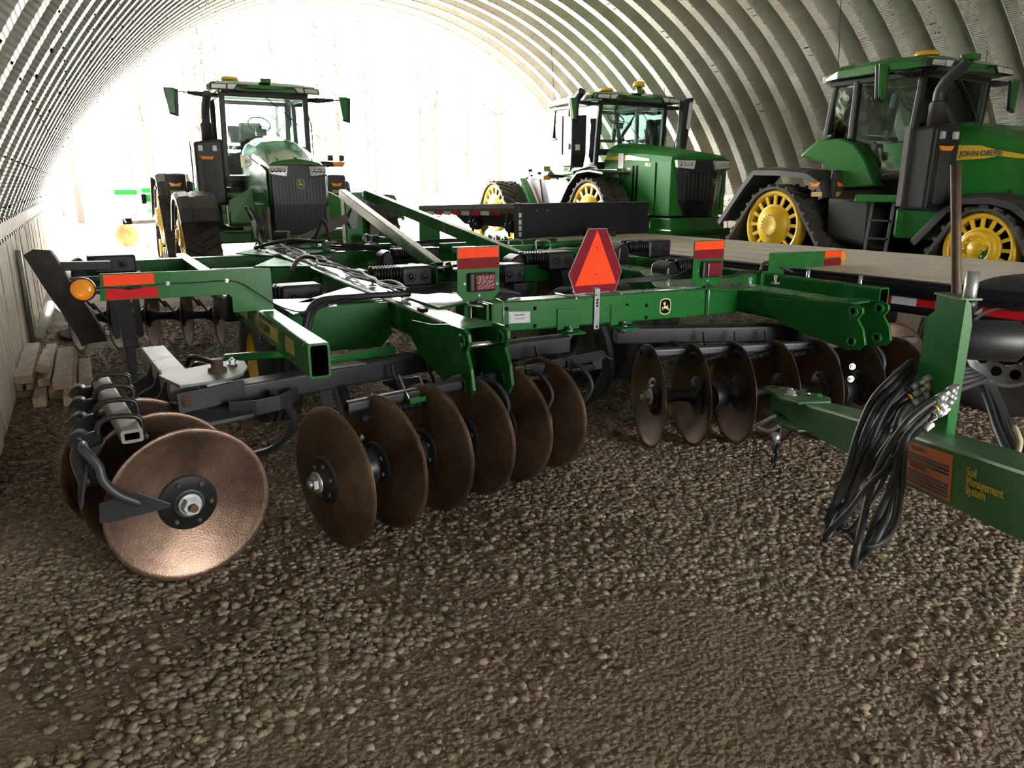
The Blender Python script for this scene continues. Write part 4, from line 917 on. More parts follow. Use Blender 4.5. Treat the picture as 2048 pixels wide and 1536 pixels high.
hose([(3.66,4.22,.93),(3.68,4.12,.98),(3.72,4.04,1.04)],.006); hose([(4.75,4.35,.92),(4.95,4.5,.97),(5.1,4.52,.95),(5.25,4.45,.88)],.012)
for k in range(3): hose([(1.75,9.5,1.34),(1.82+.03*k,9.45,1.2),(1.80,9.4,1.0),(1.75+.04*k,9.3,.92)],.009)
mb=MB()
for x,y in ((1.90,8.3),(1.87,7.1),(1.84,6.0),(1.80,5.3),(1.78,4.6),(1.27,4.52),(3.62,4.16),(4.22,3.95),(4.48,3.95)):
    mb.cyl((x,y,.882),(x,y,.93),.009,8); mb.bolt((x,y,.93),(0,0,1),.012,.014)
    mb.box((x,y,.89),(.05,.04,.012))
hb(mb,'hose_clip','galv')
mb=MB()
for x,y,z in ((2.35,8.42,.98),(2.35,8.42,.90),(2.35,8.42,.82),(2.42,8.42,.98),(2.9,8.5,.93)): mb.cyl((x-.03,y-.02,z),(x+.03,y-.02,z),.02,6,smooth=False)
hb(mb,'hose_fitting','galv')
# ================================================================== tracked tractors (local frame: nose towards -y, front axle at y=0)
def hull(pts):
    pts=sorted(set(pts)); 
    def half(ps):
        h=[]
        for p in ps:
            while len(h)>=2 and (h[-1][0]-h[-2][0])*(p[1]-h[-2][1])-(h[-1][1]-h[-2][1])*(p[0]-h[-2][0])<=0: h.pop()
            h.append(p)
        return h[:-1]
    return half(pts)+half(pts[::-1])
def belt_path(cy,cz,R,ly,lz,lr,step=.05):
    pts=[]
    for (a,b,r) in ((cy,cz,R),(cy-ly,lz,lr),(cy+ly,lz,lr)):
        for k in range(72): pts.append((round(a+r*math.cos(k*PI/36),5),round(b+r*math.sin(k*PI/36),5)))
    h=hull(pts); out=[]; n=len(h)
    L=[0]
    for i in range(n): L.append(L[-1]+math.dist(h[i],h[(i+1)%n]))
    tot=L[-1]; m=int(tot/step); i=0
    for k in range(m):
        s=tot*k/m
        while L[i+1]<s: i+=1
        t=(s-L[i])/max(1e-9,L[i+1]-L[i]); a=h[i]; b=h[(i+1)%n]; out.append((a[0]+(b[0]-a[0])*t,a[1]+(b[1]-a[1])*t))
    return out
def track(par, x, cy, cz, R, ly, lr, w, out, rim, spokes=14, nm='track'):
    """x = centre, out = -1/+1 side that faces away from the tractor"""
    path=belt_path(cy,cz,R,ly,lr,lr,.045); n=len(path); th=.045
    nrm=[]
    for i in range(n):
        d=V(0,path[(i+1)%n][0]-path[i-1][0],path[(i+1)%n][1]-path[i-1][1]).normalized(); nrm.append(V(0,d.z,-d.y))
    mb=MB(); rings=[]
    for i in range(n):
        p=V(x,*path[i]); q=p-nrm[i]*th
        rings.append([p+V(-w/2,0,0),p+V(w/2,0,0),q+V(w/2,0,0),q+V(-w/2,0,0)])
    rings.append(rings[0]); mb.loft(rings,caps=False)
    # chevron lugs, staggered left and right
    pit=4; lug=.04
    def surf(i,xx,dz): 
        i0=int(math.floor(i))%n; i1=(i0+1)%n; f=i-math.floor(i)
        p=V(xx,*path[i0]).lerp(V(xx,*path[i1]),f); return p+nrm[i0].lerp(nrm[i1],f)*dz
    for k in range(0,n-pit+1,pit):
        for s in (-1,1):
            o=k+(pit/2 if s>0 else 0); x0=x+s*w*.5; x1=x-s*w*.03; 
            sl=4.2*(w/.6); wd=1.35
            A=[(x0,o),(x0,o+wd*.9),(x1,o+sl+wd),(x1,o+sl)]
            lo=[surf(b_ ,a_,-.002) for a_,b_ in A]; hi=[surf(b_+(0.15 if j in(0,3) else -.15),a_,lug) for j,(a_,b_) in enumerate(A)]
            mid=[(lo[0]+lo[3])/2]
            mb.add(lo+hi,[(0,1,2,3),(4,7,6,5),(0,4,5,1),(1,5,6,2),(2,6,7,3),(3,7,4,0)])
    t=mb.build(nm,'trackr',par)
    t['label']='rubber track belt' 
    # drive wheel
    Ri=R-th-.01
    for side in ((out,) if True else (1,-1)):
        fx=x+side*w*.42
        mb=MB(); ax=V(side,0,0)
        mb.lathe([(Ri,-.30*w),(Ri,0),(Ri*.93,.012),(Ri*.86,.0),(Ri*.84,-.02),(Ri*.84,-.3*w)],(fx,cy,cz),ax,48)
        mb.lathe([(Ri*.60,-.012),(Ri*.58,.004),(Ri*.50,.01),(Ri*.46,.0),(Ri*.46,-.05),(Ri*.58,-.06)],(fx,cy,cz),ax,40)
        for k in range(spokes):
            a=2*PI*k/spokes; d=V(0,math.cos(a),math.sin(a)); e=V(0,-math.sin(a),math.cos(a))
            p=V(fx,cy,cz)-ax*.01
            mb.prism([p+d*Ri*.56+e*.042*R,p+d*Ri*.88+e*.045*R,p+d*Ri*.88-e*.045*R,p+d*Ri*.56-e*.042*R],-ax*.03)
        wh=mb.build('drive_wheel','yellow',t)
        mb=MB(); mb.lathe([(Ri*.52,-.05),(Ri*.52,.03),(Ri*.47,.055),(Ri*.36,.06),(Ri*.33,.04),(Ri*.20,.05),(Ri*.16,.09),(0,.095)] if rim=='hub' else [(Ri*.56,-.05),(Ri*.54,.02),(Ri*.34,.05),(Ri*.32,.08),(Ri*.25,.09),(Ri*.12,.07),(0,.07)],(fx,cy,cz),ax,40); mb.build('wheel_hub','yellow',t,bevel=0)
        mb=MB()
        for k in range(18 if rim!='hub' else 10):
            a=2*PI*k/(18 if rim!='hub' else 10); mb.lathe([(0,.012),(.012,.010),(.014,0)],V(fx,cy+Ri*.285*math.cos(a),cz+Ri*.285*math.sin(a))+ax*.088,ax,8)
        if rim!='hub': mb.build('wheel_nut','galv',t)
        else: mb.build('wheel_nut','yellow',t)
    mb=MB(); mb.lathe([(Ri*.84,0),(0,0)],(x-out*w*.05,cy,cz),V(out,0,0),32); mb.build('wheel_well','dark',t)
    # idlers, bogies, undercarriage
    for sy in (-1,1):
        mb=MB(); mb.lathe([(lr-th,-w*.1),(lr-th,0),(lr*.55,.0),(lr*.5,-.03),(lr*.2,-.02),(0,-.02)],(x+out*w*.44,cy+sy*ly,lr),V(out,0,0),28); mb.build('idler_wheel','yellow' if R>.55 else 'black',t)
    for k in (-.45,-.0,.45):
        mb=MB(); mb.lathe([(.13,-w*.3),(.13,0),(.07,0),(.05,-.03),(0,-.02)],(x+out*w*.40,cy+k*ly,.13+th),V(out,0,0),20); mb.build('bogie_roller','black',t)
    mb=MB(); mb.prism([(x+out*w*.30,cy-ly*.9,lr*.9),(x+out*w*.30,cy+ly*.9,lr*.9),(x+out*w*.30,cy+ly*.6,lr*1.5),(x+out*w*.30,cy+.18,cz*.62),(x+out*w*.30,cy-.18,cz*.62),(x+out*w*.30,cy-ly*.6,lr*1.5)],V(-out*w*.4,0,0)); mb.build('undercarriage_frame','tgreen',t,bevel=.01)
    return t
def fender(par, x, w, path, lampside=None, mt='fender', th=.03, ribs=True, reflector=True):
    """path in (y,z); curved plastic guard"""
    P=smooth_path([V(0,a,b) for a,b in path],4) if len(path)<5 else [V(0,a,b) for a,b in path]
    mb=MB(); rings=[]
    n=len(P)
    for i,p in enumerate(P):
        d=(P[min(i+1,n-1)]-P[max(i-1,0)]).normalized(); nn=V(0,d.z,-d.y)
        if nn.z<0: nn=-nn
        sec=[(-w/2,-.10),(-w/2,-.02),(-w*.42,.02),(-w*.2,.035),(-w*.17,.015),(-w*.05,.015),(-w*.02,.035),(w*.2,.035),(w*.42,.02),(w/2,-.02),(w/2,-.10),(w/2-.03,-.10),(w/2-.03,-.03),(0,-.005),(-w/2+.03,-.03),(-w/2+.03,-.10)]
        rings.append([p+V(x+a,0,0)+nn*b for a,b in sec])
    mb.loft(rings); f=mb.build('fender',mt,par)
    if reflector and lampside is not None:
        p=V(*lampside); MB().bx(x-w*.30,x+w*.30,p.y-.03,p.y+.05,p.z-.22,p.z+.20).build('fender_nose',mt,f,bevel=.04)
        mb=MB(); mb.prism([(x-.13,p.y-.04,p.z+.03),(x-.09,p.y-.04,p.z-.04),(x+.07,p.y-.04,p.z-.04),(x+.11,p.y-.04,p.z+.03),(x+.05,p.y-.04,p.z+.025),(x,p.y-.04,p.z+.0),(x-.07,p.y-.04,p.z+.025)],(0,.03,0)); mb.build('turn_signal','amberdeco',f)
        MB().bx(x-.12,x+.12,p.y-.036,p.y-.028,p.z-.19,p.z-.12).build('fender_reflector','gold',f)
        if x<0 or True:
            sx=x-w*.5-.006; MB().bx(sx,sx+.006,p.y+.05,p.y+.25,p.z-.19,p.z-.12).build('fender_reflector','gold',f)
            mb=MB(); mb.prism([(sx,p.y+.10,p.z+.03),(sx,p.y+.14,p.z-.04),(sx,p.y+.26,p.z-.04),(sx,p.y+.30,p.z+.03),(sx,p.y+.2,p.z)],(.01,0,0)); mb.build('turn_signal','amberdeco',f)
    return f
def cab(par, y0,y1, z0,zb, zr, hw, x=0, mirror=(1.05,.45)):
    """glazed cab between y0 (windscreen) and y1 (rear)"""
    pil=[]
    # pillars
    A=[(-hw,y0,z0+.15),(-hw*.97,y0-.08,zr)],[(hw,y0,z0+.15),(hw*.97,y0-.08,zr)],[(-hw*1.02,y0+.95,z0),(-hw,y0+.95,zr)],[(hw*1.02,y0+.95,z0),(hw,y0+.95,zr)],[(-hw*.95,y1+.05,z0+.75),(-hw*.95,y1-.05,zr)],[(hw*.95,y1+.05,z0+.75),(hw*.95,y1-.05,zr)]
    for a,b in A: MB().beam(a,b,.10,.085,.2).build('cab_pillar','black',par,bevel=.006)
    # frame rails
    mb=MB(); 
    for s in (-1,1):
        mb.beam((s*hw*1.0,y0-.08,zr),(s*hw,y1,zr),.07,.08,.2); mb.beam((s*hw,y0,z0+.15),(s*hw*1.02,y0+.95,z0),.06,.08,.2)
    mb.beam((-hw,y0,z0+.12),(hw,y0,z0+.12),.07,.12,.2); mb.beam((-hw,y0-.08,zr),(hw,y0-.08,zr),.08,.08,.2); mb.beam((-hw,y1,zr),(hw,y1,zr),.07,.08,.2); mb.beam((-hw,y1+.05,z0+.75),(hw,y1+.05,z0+.75),.07,.08,.2)
    mb.build('cab_frame','black',par)
    # curved door sill following the rear wheel arch
    for s in (-1,1):
        mb=MB(); mb.tube(smooth_path([(s*hw*1.03,y0+.98,z0),(s*hw*1.03,y0+1.15,z0+.28),(s*hw*1.03,y0+1.45,z0+.62),(s*hw*1.0,y1-.1,z0+.74),(s*hw*.96,y1+.05,z0+.75)],6),.03,8); mb.build('door_frame','black',par)
    # panes
    def pane(nm,pts,nv): MB().prism(pts,nv).build(nm,'glass',par)
    pane('windscreen',[(-hw*.96,y0-.01,z0+.18),(hw*.96,y0-.01,z0+.18),(hw*.93,y0-.08,zr-.03),(-hw*.93,y0-.08,zr-.03)],(0,.008,0))
    for s in (-1,1):
        pane('door_glass',[(s*hw*1.01,y0+.04,z0+.17),(s*hw*1.02,y0+.93,z0+.03),(s*hw*1.0,y0+.93,zr-.03),(s*hw*.98,y0-.03,zr-.03)],(-s*.008,0,0))
        pane('side_glass',[(s*hw*1.02,y0+1.0,z0+.04),(s*hw*1.02,y0+1.15,z0+.30),(s*hw*1.02,y0+1.45,z0+.64),(s*hw*.99,y1-.1,z0+.78),(s*hw*.98,y1-.05,zr-.03),(s*hw*1.0,y0+.98,zr-.03)],(-s*.008,0,0))
    pane('rear_glass',[(-hw*.92,y1+.04,z0+.8),(hw*.92,y1+.04,z0+.8),(hw*.92,y1,zr-.03),(-hw*.92,y1,zr-.03)],(0,-.008,0))
    # roof: green shell with lamps
    R=MB(); secs=[]
    for yy,ww,zt in ((y0-.30,hw*1.16,zr+.16),(y0-.16,hw*1.30,zr+.23),(y0+.4,hw*1.30,zr+.27),(y1-.2,hw*1.22,zr+.26),(y1+.12,hw*1.08,zr+.18)):
        secs.append([(-ww,yy,zr+.05),(-ww,yy,zt-.10),(-ww*.9,yy,zt-.03),(-ww*.5,yy,zt),(ww*.5,yy,zt),(ww*.9,yy,zt-.03),(ww,yy,zt-.10),(ww,yy,zr+.05)])
    R.loft(secs); rf=R.build('cab_roof','tgreen',par,bevel=.02)
    mb=MB(); mb.prism([(-hw*1.0,y0-.26,zr+.02),(hw*1.0,y0-.26,zr+.02),(hw*.95,y0-.30,zr+.135),(hw*.45,y0-.32,zr+.15),(hw*.35,y0-.32,zr+.10),(-hw*.35,y0-.32,zr+.10),(-hw*.45,y0-.32,zr+.15),(-hw*.95,y0-.30,zr+.135)],(0,.14,0)); mb.build('roof_visor','black',rf)
    for s in (-1,1):
        mb=MB(); mb.prism([(s*hw*.62,y0-.325,zr+.16),(s*hw*1.25,y0-.30,zr+.15),(s*hw*1.27,y0-.30,zr+.05),(s*hw*.72,y0-.325,zr+.05)],(0,.05,0)); mb.build('lamp_frame','black',rf)
        mb=MB(); mb.prism([(s*hw*.66,y0-.335,zr+.148),(s*hw*.86,y0-.33,zr+.145),(s*hw*.87,y0-.33,zr+.065),(s*hw*.74,y0-.335,zr+.065)],(0,.02,0)); mb.prism([(s*hw*.90,y0-.33,zr+.14),(s*hw*1.21,y0-.32,zr+.135),(s*hw*1.22,y0-.32,zr+.065),(s*hw*.91,y0-.33,zr+.065)],(0,.02,0)); mb.build('work_lamp','clear',rf)
        MB().bx(s*hw*1.02-.06,s*hw*1.02+.06,y1+.06,y1+.14,zr+.02,zr+.13).build('work_lamp','clear',rf,bevel=.01)
        mb=MB(); 
        for k in (-.22,.22): mb.lathe([(0,-.02),(.025,-.018),(.03,0)],(k,y0-.30,zr+.06),(0,1,0),12)
    mb=MB(); mb.lathe([(.16,0),(.16,.03),(.14,.06),(0,.065)],(-hw*.72,y0+.05,zr+.25),(0,0,1),24); mb.build('beacon','yellow',rf)
    MB().bx(-.10,.10,y0-.33,y0-.15,zr+.20,zr+.28).build('receiver_mount','tgreen',rf,bevel=.01)
    mb=MB(); mb.tube([(-hw*1.05,y1-.1,zr+.2),(-hw*1.12,y1-.05,zr+1.35)],.006,5); mb.build('antenna','black',rf)
    mb=MB(); mb.tube([(hw*1.0,y0,zr+.2),(hw*1.0,y0,zr+.42)],.006,5); mb.build('antenna','black',rf)
    # wiper
    mb=MB(); mb.tube([(0,y0-.12,zr-.02),(.28,y0-.11,zr-.22),(.62,y0-.07,zr-.52)],.009,5); mb.tube([(-.15,y0-.06,zr-.38),(.25,y0-.05,zr-.72),(.42,y0-.05,zr-.86)],.008,5); mb.build('wiper','black',par)
    # interior
    st=MB().bx(-.24,.24,y0+1.0,y0+1.5,z0+.38,z0+.52).build('operator_seat','seat',par,bevel=.04)
    MB().bx(-.23,.23,y0+1.42,y0+1.55,z0+.5,z0+1.25).build('seat_back','seat',st,bevel=.05)
    MB().bx(-.34,-.24,y0+.9,y0+1.4,z0+.52,z0+.66).build('armrest','seat',st,bevel=.02)
    sw=MB(); cc=V(0,y0+.55,z0+1.16); ring=[]
    X=V(1,0,0); Y2=V(0,.72,.69)
    for k in range(33): a=2*PI*k/32; ring.append(cc+X*.21*math.cos(a)+Y2*.21*math.sin(a))
    sw.tube(ring,.014,6)
    for a in (PI/2,PI*7/6,PI*11/6): sw.tube([cc-V(0,.02,.02),cc+X*.2*math.cos(a)+Y2*.2*math.sin(a)],.01,5)
    w_=sw.build('steering_wheel','black',par)
    mb=MB(); mb.tube([(0,y0+.50,z0+1.12),(0,y0+.35,z0+.5),(0,y0+.25,z0+.1)],[.035,.06,.09],8); mb.bx(-.1,.1,y0+.40,y0+.5,z0+.94,z0+1.07); mb.build('steering_column','black',w_)
    mb=MB(); mb.bx(-.62,-.35,y0+.7,y0+1.6,z0+.2,z0+.62); mb.bx(-.6,-.38,y0+.55,y0+.62,z0+.8,z0+1.12); mb.build('control_console','black',par,bevel=.02)
    MB().bx(-hw*.9,hw*.9,y0+.05,y1,z0-.05,z0+.08).build('cab_floor','black',par)
    mb=MB(); mb.tube([(hw*1.06,y0+.02,zr-.3),(hw*1.12,y0-.0,zr-.5),(hw*1.12,y0-.0,z0+.55),(hw*1.06,y0+.02,z0+.4)],.014,6); mb.build('grab_rail','black',par)
    # mirrors
    for s in (-1,1):
        mx=s*(hw+mirror[0]*(1 if s<0 else .95)); 
        mb=MB(); mb.tube([(s*hw,y0+.1,zr-.02),(s*(hw+.25),y0-.05,zr-.03),(s*(hw+.55),y0-.05,zr-.01)],[.035,.05,.03],8); mb.tube([(s*(hw+.5),y0-.05,zr-.01),(mx,y0-.05,zr+.0)],.012,6); arm=mb.build('mirror_arm','black',par)
        mb=MB(); z=zr+.03
        mb.prism([(mx-.13,y0-.06,z+.02),(mx+.12,y0-.06,z+.02),(mx+.09,y0-.06,z-.46),(mx-.065,y0-.06,z-.42)],(0,.06,0)); mb.build('mirror_case','black',arm,bevel=.015)
        mb=MB(); mb.prism([(mx-.13,y0-.09,z+.03),(mx+.055,y0-.09,z+.03),(mx+.035,y0-.09,z-.43),(mx-.065,y0-.09,z-.40)],(0,.04,0)); mb.build('mirror_shell','tgreen',arm,bevel=.015)
    return rf
def loft_hood(par, secs, nm='hood', m='tgreen', bevel=.0):
    rings=[]
    for (y,w,zt,zs,zb) in secs:   # half width, top, shoulder, bottom
        rings.append([V(-w,y,zb),V(-w,y,zs-.08),V(-w*.97,y,zs+.02),V(-w*.82,y,zs+(zt-zs)*.55),V(-w*.55,y,zt-.03),V(-w*.12,y,zt),V(w*.12,y,zt),V(w*.55,y,zt-.03),V(w*.82,y,zs+(zt-zs)*.55),V(w*.97,y,zs+.02),V(w,y,zs-.08),V(w,y,zb)])
    return MB().loft(rings,smooth=False).build(nm,m,par,bevel=bevel)
def headlamps(par,y,z,hw,h=.12,n=4):
    for s in (-1,1):
        mb=MB(); mb.prism([(s*hw*.42,y,z-.02),(s*hw*.98,y+.03,z+.02),(s*hw*1.0,y+.05,z+h),(s*hw*.36,y,z+h)],(0,.08,0)); hl=mb.build('headlamp','clear',par,bevel=.008)
        mb=MB()
        for k in range(n): xx=s*hw*(.50+.13*k); mb.lathe([(0,.0),(.028,-.004),(.034,-.012)],(xx,y-.002,z+h*.52),(0,-1,0),12)
        mb.build('headlamp_reflector','steel',hl)
        mb=MB(); mb.beam((s*hw*.34,y-.006,z-.03),(s*hw*1.0,y+.03,z+.005),.012,.02,.2); mb.beam((s*hw*.34,y-.006,z+h+.005),(s*hw*1.0,y+.05,z+h+.01),.012,.02,.2); mb.build('headlamp_trim','black',hl)
def row_tractor(loc, gauge, label, zr=3.14):
    r=root('tracked_tractor',loc,label,'tractor')
    g=gauge/2
    for s in (-1,1):
        track(r,s*g,0,.80,.52,.74,.21,.56,s,'hub',16)
        track(r,s*g,3.40,.96,.62,.98,.25,.60,s,'nuts',16)
        fender(r,s*g,.62,[(-.80,1.02),(-.66,1.22),(-.40,1.40),(-.1,1.47),(.25,1.46),(.50,1.32),(.90,.86)],(s*g,-.80,1.10) if False else None)
        fender(r,s*g,.66,[(2.38,1.42),(2.48,1.66),(2.75,1.80),(3.3,1.85),(3.85,1.86),(4.10,1.62),(4.62,.98)],(s*g,2.36,1.62))
    # chassis and axles
    MB().bx(-.36,.36,-.45,4.0,.52,1.25).build('chassis','dark',r,bevel=.03)
    MB().bx(-.30,.30,-.55,-.1,.45,.95).build('front_frame','tgreen',r,bevel=.03)
    MB().beam((-g,0,.72),(g,0,.72),.26,.22,.3).build('front_axle','tgreen',r,bevel=.02)
    MB().beam((-g,3.4,.92),(g,3.4,.92),.34,.34,.4).build('rear_axle','tgreen',r,bevel=.02)
    MB().bx(-.62,.62,-.30,1.25,.95,1.28).build('lower_body','tgreen',r,bevel=.04)
    mb=MB(); mb.bx(-1.25,1.25,-.16,-.04,.62,.80); mb.bx(-.72,-.62,-.24,-.1,.66,.98); mb.bx(.62,.72,-.24,-.1,.66,.98); mb.bx(-1.1,-.75,-.2,-.1,.80,.84); mb.build('axle_housing','tgreen',r,bevel=.015)
    mb=MB(); mb.prism([(-.60,-.1,.95),(-1.02,-.05,.95),(-1.02,.0,1.35),(-.62,.0,1.55)],(0,.05,0)); mb.build('inner_panel','tgreen',r,bevel=.01); mb=MB(); mb.prism([(.60,-.1,.95),(1.02,-.05,.95),(1.02,.0,1.35),(.62,.0,1.55)],(0,.05,0)); mb.build('inner_panel','tgreen',r,bevel=.01)
    # hood
    h=loft_hood(r,[(-.80,.46,1.96,1.86,1.70),(-.74,.48,2.03,1.90,1.25),(-.3,.50,2.20,2.02,1.25),(.4,.52,2.38,2.14,1.25),(1.0,.53,2.47,2.20,1.25),(1.36,.50,2.46,2.20,1.25)])
    mb=MB()
    mb.beam((0,-.72,2.045),(0,1.3,2.478),.05,.012,.2); 
    for s in (-1,1): mb.beam((s*.30,-.70,2.02),(s*.40,.9,2.40),.02,.012,.3)
    mb.build('hood_crease','tgreen',h)
    for s in (-1,1):
        xx=s*.535; mb=MB(); mb.prism([(xx,1.30,2.16),(xx,.55,2.12),(xx,.35,2.06),(xx*.985,-.45,1.90),(xx*.985,-.45,1.86),(xx,.30,1.98),(xx,.45,1.95),(xx,1.30,1.92)],(-s*.01,0,0)); mb.build('hood_stripe','yellow',h)
        mb=MB(); mb.prism([(s*.50,-.74,1.24),(s*.50,-.74,1.84),(s*.515,-.30,1.95),(s*.53,.4,1.93),(s*.53,.95,1.86),(s*.53,1.0,1.24)],(s*.012,0,0)); mb.build('side_panel','tgreen',h,bevel=.006)
        mb=MB(); mb.bx(s*.49,s*.53,-.70,-.15,.70,1.24); mb.build('corner_guard','gangtop',h)
    text('hood_letters','JOHN DEERE',.10,(-.549,.81,1.985),(0,-1,0),(0,0,1),'inkb',h,None,.001,sx=1.0,bold=.002)
    # nose: black mesh grille, lamps, badge
    gr=MB(); gr.loft([[V(-.44,-.82,.78),V(.44,-.82,.78),V(.44,-.70,.78),V(-.44,-.70,.78)],[V(-.46,-.86,1.3),V(.46,-.86,1.3),V(.46,-.72,1.3),V(-.46,-.72,1.3)],[V(-.47,-.84,1.80),V(.47,-.84,1.80),V(.47,-.72,1.80),V(-.47,-.72,1.80)],[V(-.28,-.83,1.95),V(.28,-.83,1.95),V(.28,-.74,1.95),V(-.28,-.74,1.95)]])
    g_=gr.build('grille','blkpaint',r,bevel=.02)
    mb=MB()
    for k in range(15): mb.beam((-.40+.057*k,-.865,1.28),(-.40+.057*k,-.835,.84),.006,.01,.2)
    for k in range(15): mb.beam((-.40+.057*k,-.868,1.33),(-.40+.057*k,-.85,1.74),.006,.01,.2)
    mb.bx(-.44,.44,-.872,-.86,1.29,1.32); mb.build('grille_bars','black',g_)
    headlamps(g_,-.885,1.76,.48,.155)
    mb=MB(); badge(mb,(.02,-.862,1.62),(1,0,0),(0,0,1),.15,.17,.006); mb.build('nose_badge',['gold','green','gold'],g_)
    # after-treatment tower with stack on the right hand side
    mb=MB(); mb.loft([[V(-1.42,.66,1.28),V(-.94,.60,1.24),V(-.90,.95,1.24),V(-1.40,1.05,1.28)],[V(-1.42,.64,2.34),V(-.94,.58,2.40),V(-.90,.95,2.40),V(-1.40,1.05,2.34)]]); bt=mb.build('exhaust_tower','black',r,bevel=.04)
    MB().prism([(-1.30,.625,1.36),(-1.10,.595,1.34),(-1.10,.585,2.10),(-1.30,.62,2.10)],(0,.03,0)).build('tower_panel','fender',bt,bevel=.01)
    mb=MB(); mb.bx(-1.445,-1.425,.99,1.06,1.32,2.36); mb.build('heat_shield','gangtop',bt)
    mb=MB(); mb.prism([(-1.34,.60,2.10),(-1.30,.59,2.04),(-1.14,.565,2.04),(-1.10,.56,2.10),(-1.16,.565,2.095),(-1.28,.59,2.095)],(0,.03,0)); mb.build('turn_signal','amberdeco',bt)
    mb=MB(); mb.bx(-1.13,-1.05,.54,.60,2.18,2.28); mb.bx(-1.36,-1.28,.58,.63,2.18,2.28); mb.build('work_lamp','clear',bt,bevel=.015)
    mb=MB(); mb.cyl((-1.15,.84,2.36),(-1.15,.84,2.64),.10,20); mb.cyl((-1.15,.84,2.64),(-1.15,.84,2.68),.10,20,r1=.075); mb.tube(smooth_path([(-1.15,.84,2.66),(-1.15,.83,2.80),(-1.15,.74,2.94),(-1.14,.60,3.05),(-1.13,.52,3.14)],5),.072,14); mb.build('exhaust_stack','fender',bt)
    # left lamp arm
    mb=MB(); mb.tube([(.80,1.2,1.98),(1.0,1.1,2.0),(1.35,1.08,2.0)],[.07,.06,.045],8); la=mb.build('lamp_arm','black',r)
    for xx in (1.12,1.34): MB().bx(xx-.05,xx+.05,1.02,1.10,2.06,2.17).build('work_lamp','black',la,bevel=.015)
    mb=MB(); mb.prism([(1.14,1.02,2.04),(1.18,1.02,1.96),(1.36,1.02,1.96),(1.41,1.02,2.04),(1.3,1.02,2.05)],(0,.03,0)); mb.build('turn_signal','amberdeco',la)
    # fuel tank, platform, ladder
    mb=MB(); mb.loft([[V(-.5,1.75,.62),V(-1.0,1.75,.70),V(-1.05,1.75,1.4),V(-.9,1.75,1.55),V(-.5,1.75,1.55)],[V(-.5,2.5,.62),V(-1.0,2.5,.85),V(-1.05,2.5,1.4),V(-.9,2.5,1.55),V(-.5,2.5,1.55)]]); mb.build('fuel_tank','fender',r,bevel=.05)
    mb=MB(); mb.loft([[V(.5,1.3,.62),V(1.0,1.3,.70),V(1.05,1.3,1.4),V(.9,1.3,1.55),V(.5,1.3,1.55)],[V(.5,2.5,.62),V(1.0,2.5,.85),V(1.05,2.5,1.4),V(.9,2.5,1.55),V(.5,2.5,1.55)]]); mb.build('fuel_tank','fender',r,bevel=.05)
    MB().bx(-1.12,-.55,1.22,1.96,1.36,1.47).build('cab_step','tgreen',r,bevel=.015)
    mb=MB()
    for y in (1.38,1.72): mb.beam((-1.08,y,.55),(-1.0,y,1.38),.03,.05,.2)
    for z in (.60,.84,1.10): mb.beam((-1.06,1.38,z),(-1.06,1.72,z),.10,.03,.2)
    mb.build('ladder','black',r)
    MB().bx(-.95,-.5,.7,1.4,.85,1.3).build('side_cover','tgreen',r,bevel=.05); MB().bx(.5,.95,.3,1.3,.85,1.3).build('side_cover','tgreen',r,bevel=.05)
    # rear wings of the body under the cab glass
    for s in (-1,1):
        prof=[(3.18,2.05),(3.05,2.16),(2.86,2.29),(2.45,2.30),(2.20,2.22),(1.98,2.0),(1.82,1.75),(1.72,1.58),(2.25,1.56),(2.5,1.75),(2.7,1.92),(2.95,2.0)]
        mb=MB(); mb.prism([(s*.72,a,b) for a,b in prof],(s*.26,0,0)); mb.build('rear_wing','tgreen',r,bevel=.035)
    MB().bx(-.7,.7,1.45,2.95,1.28,1.62).build('cab_base','black',r,bevel=.04)
    cab(r,1.42,2.82,1.60,1.6,zr,.79,mirror=(.82,.4))
    # three point hitch at the back
    mb=MB(); mb.bx(-.5,.5,3.7,4.2,.6,1.3); mb.build('rear_hitch','tgreen',r,bevel=.03)
    return r
row_tractor((3.29,14.1,0),3.20,'green tracked tractor parked in the open end, its black grille facing the disc harrow',3.23)
row_tractor((11.25,5.62,0),1.92,'green tracked tractor against the right wall behind the wooden trailer deck',3.11)

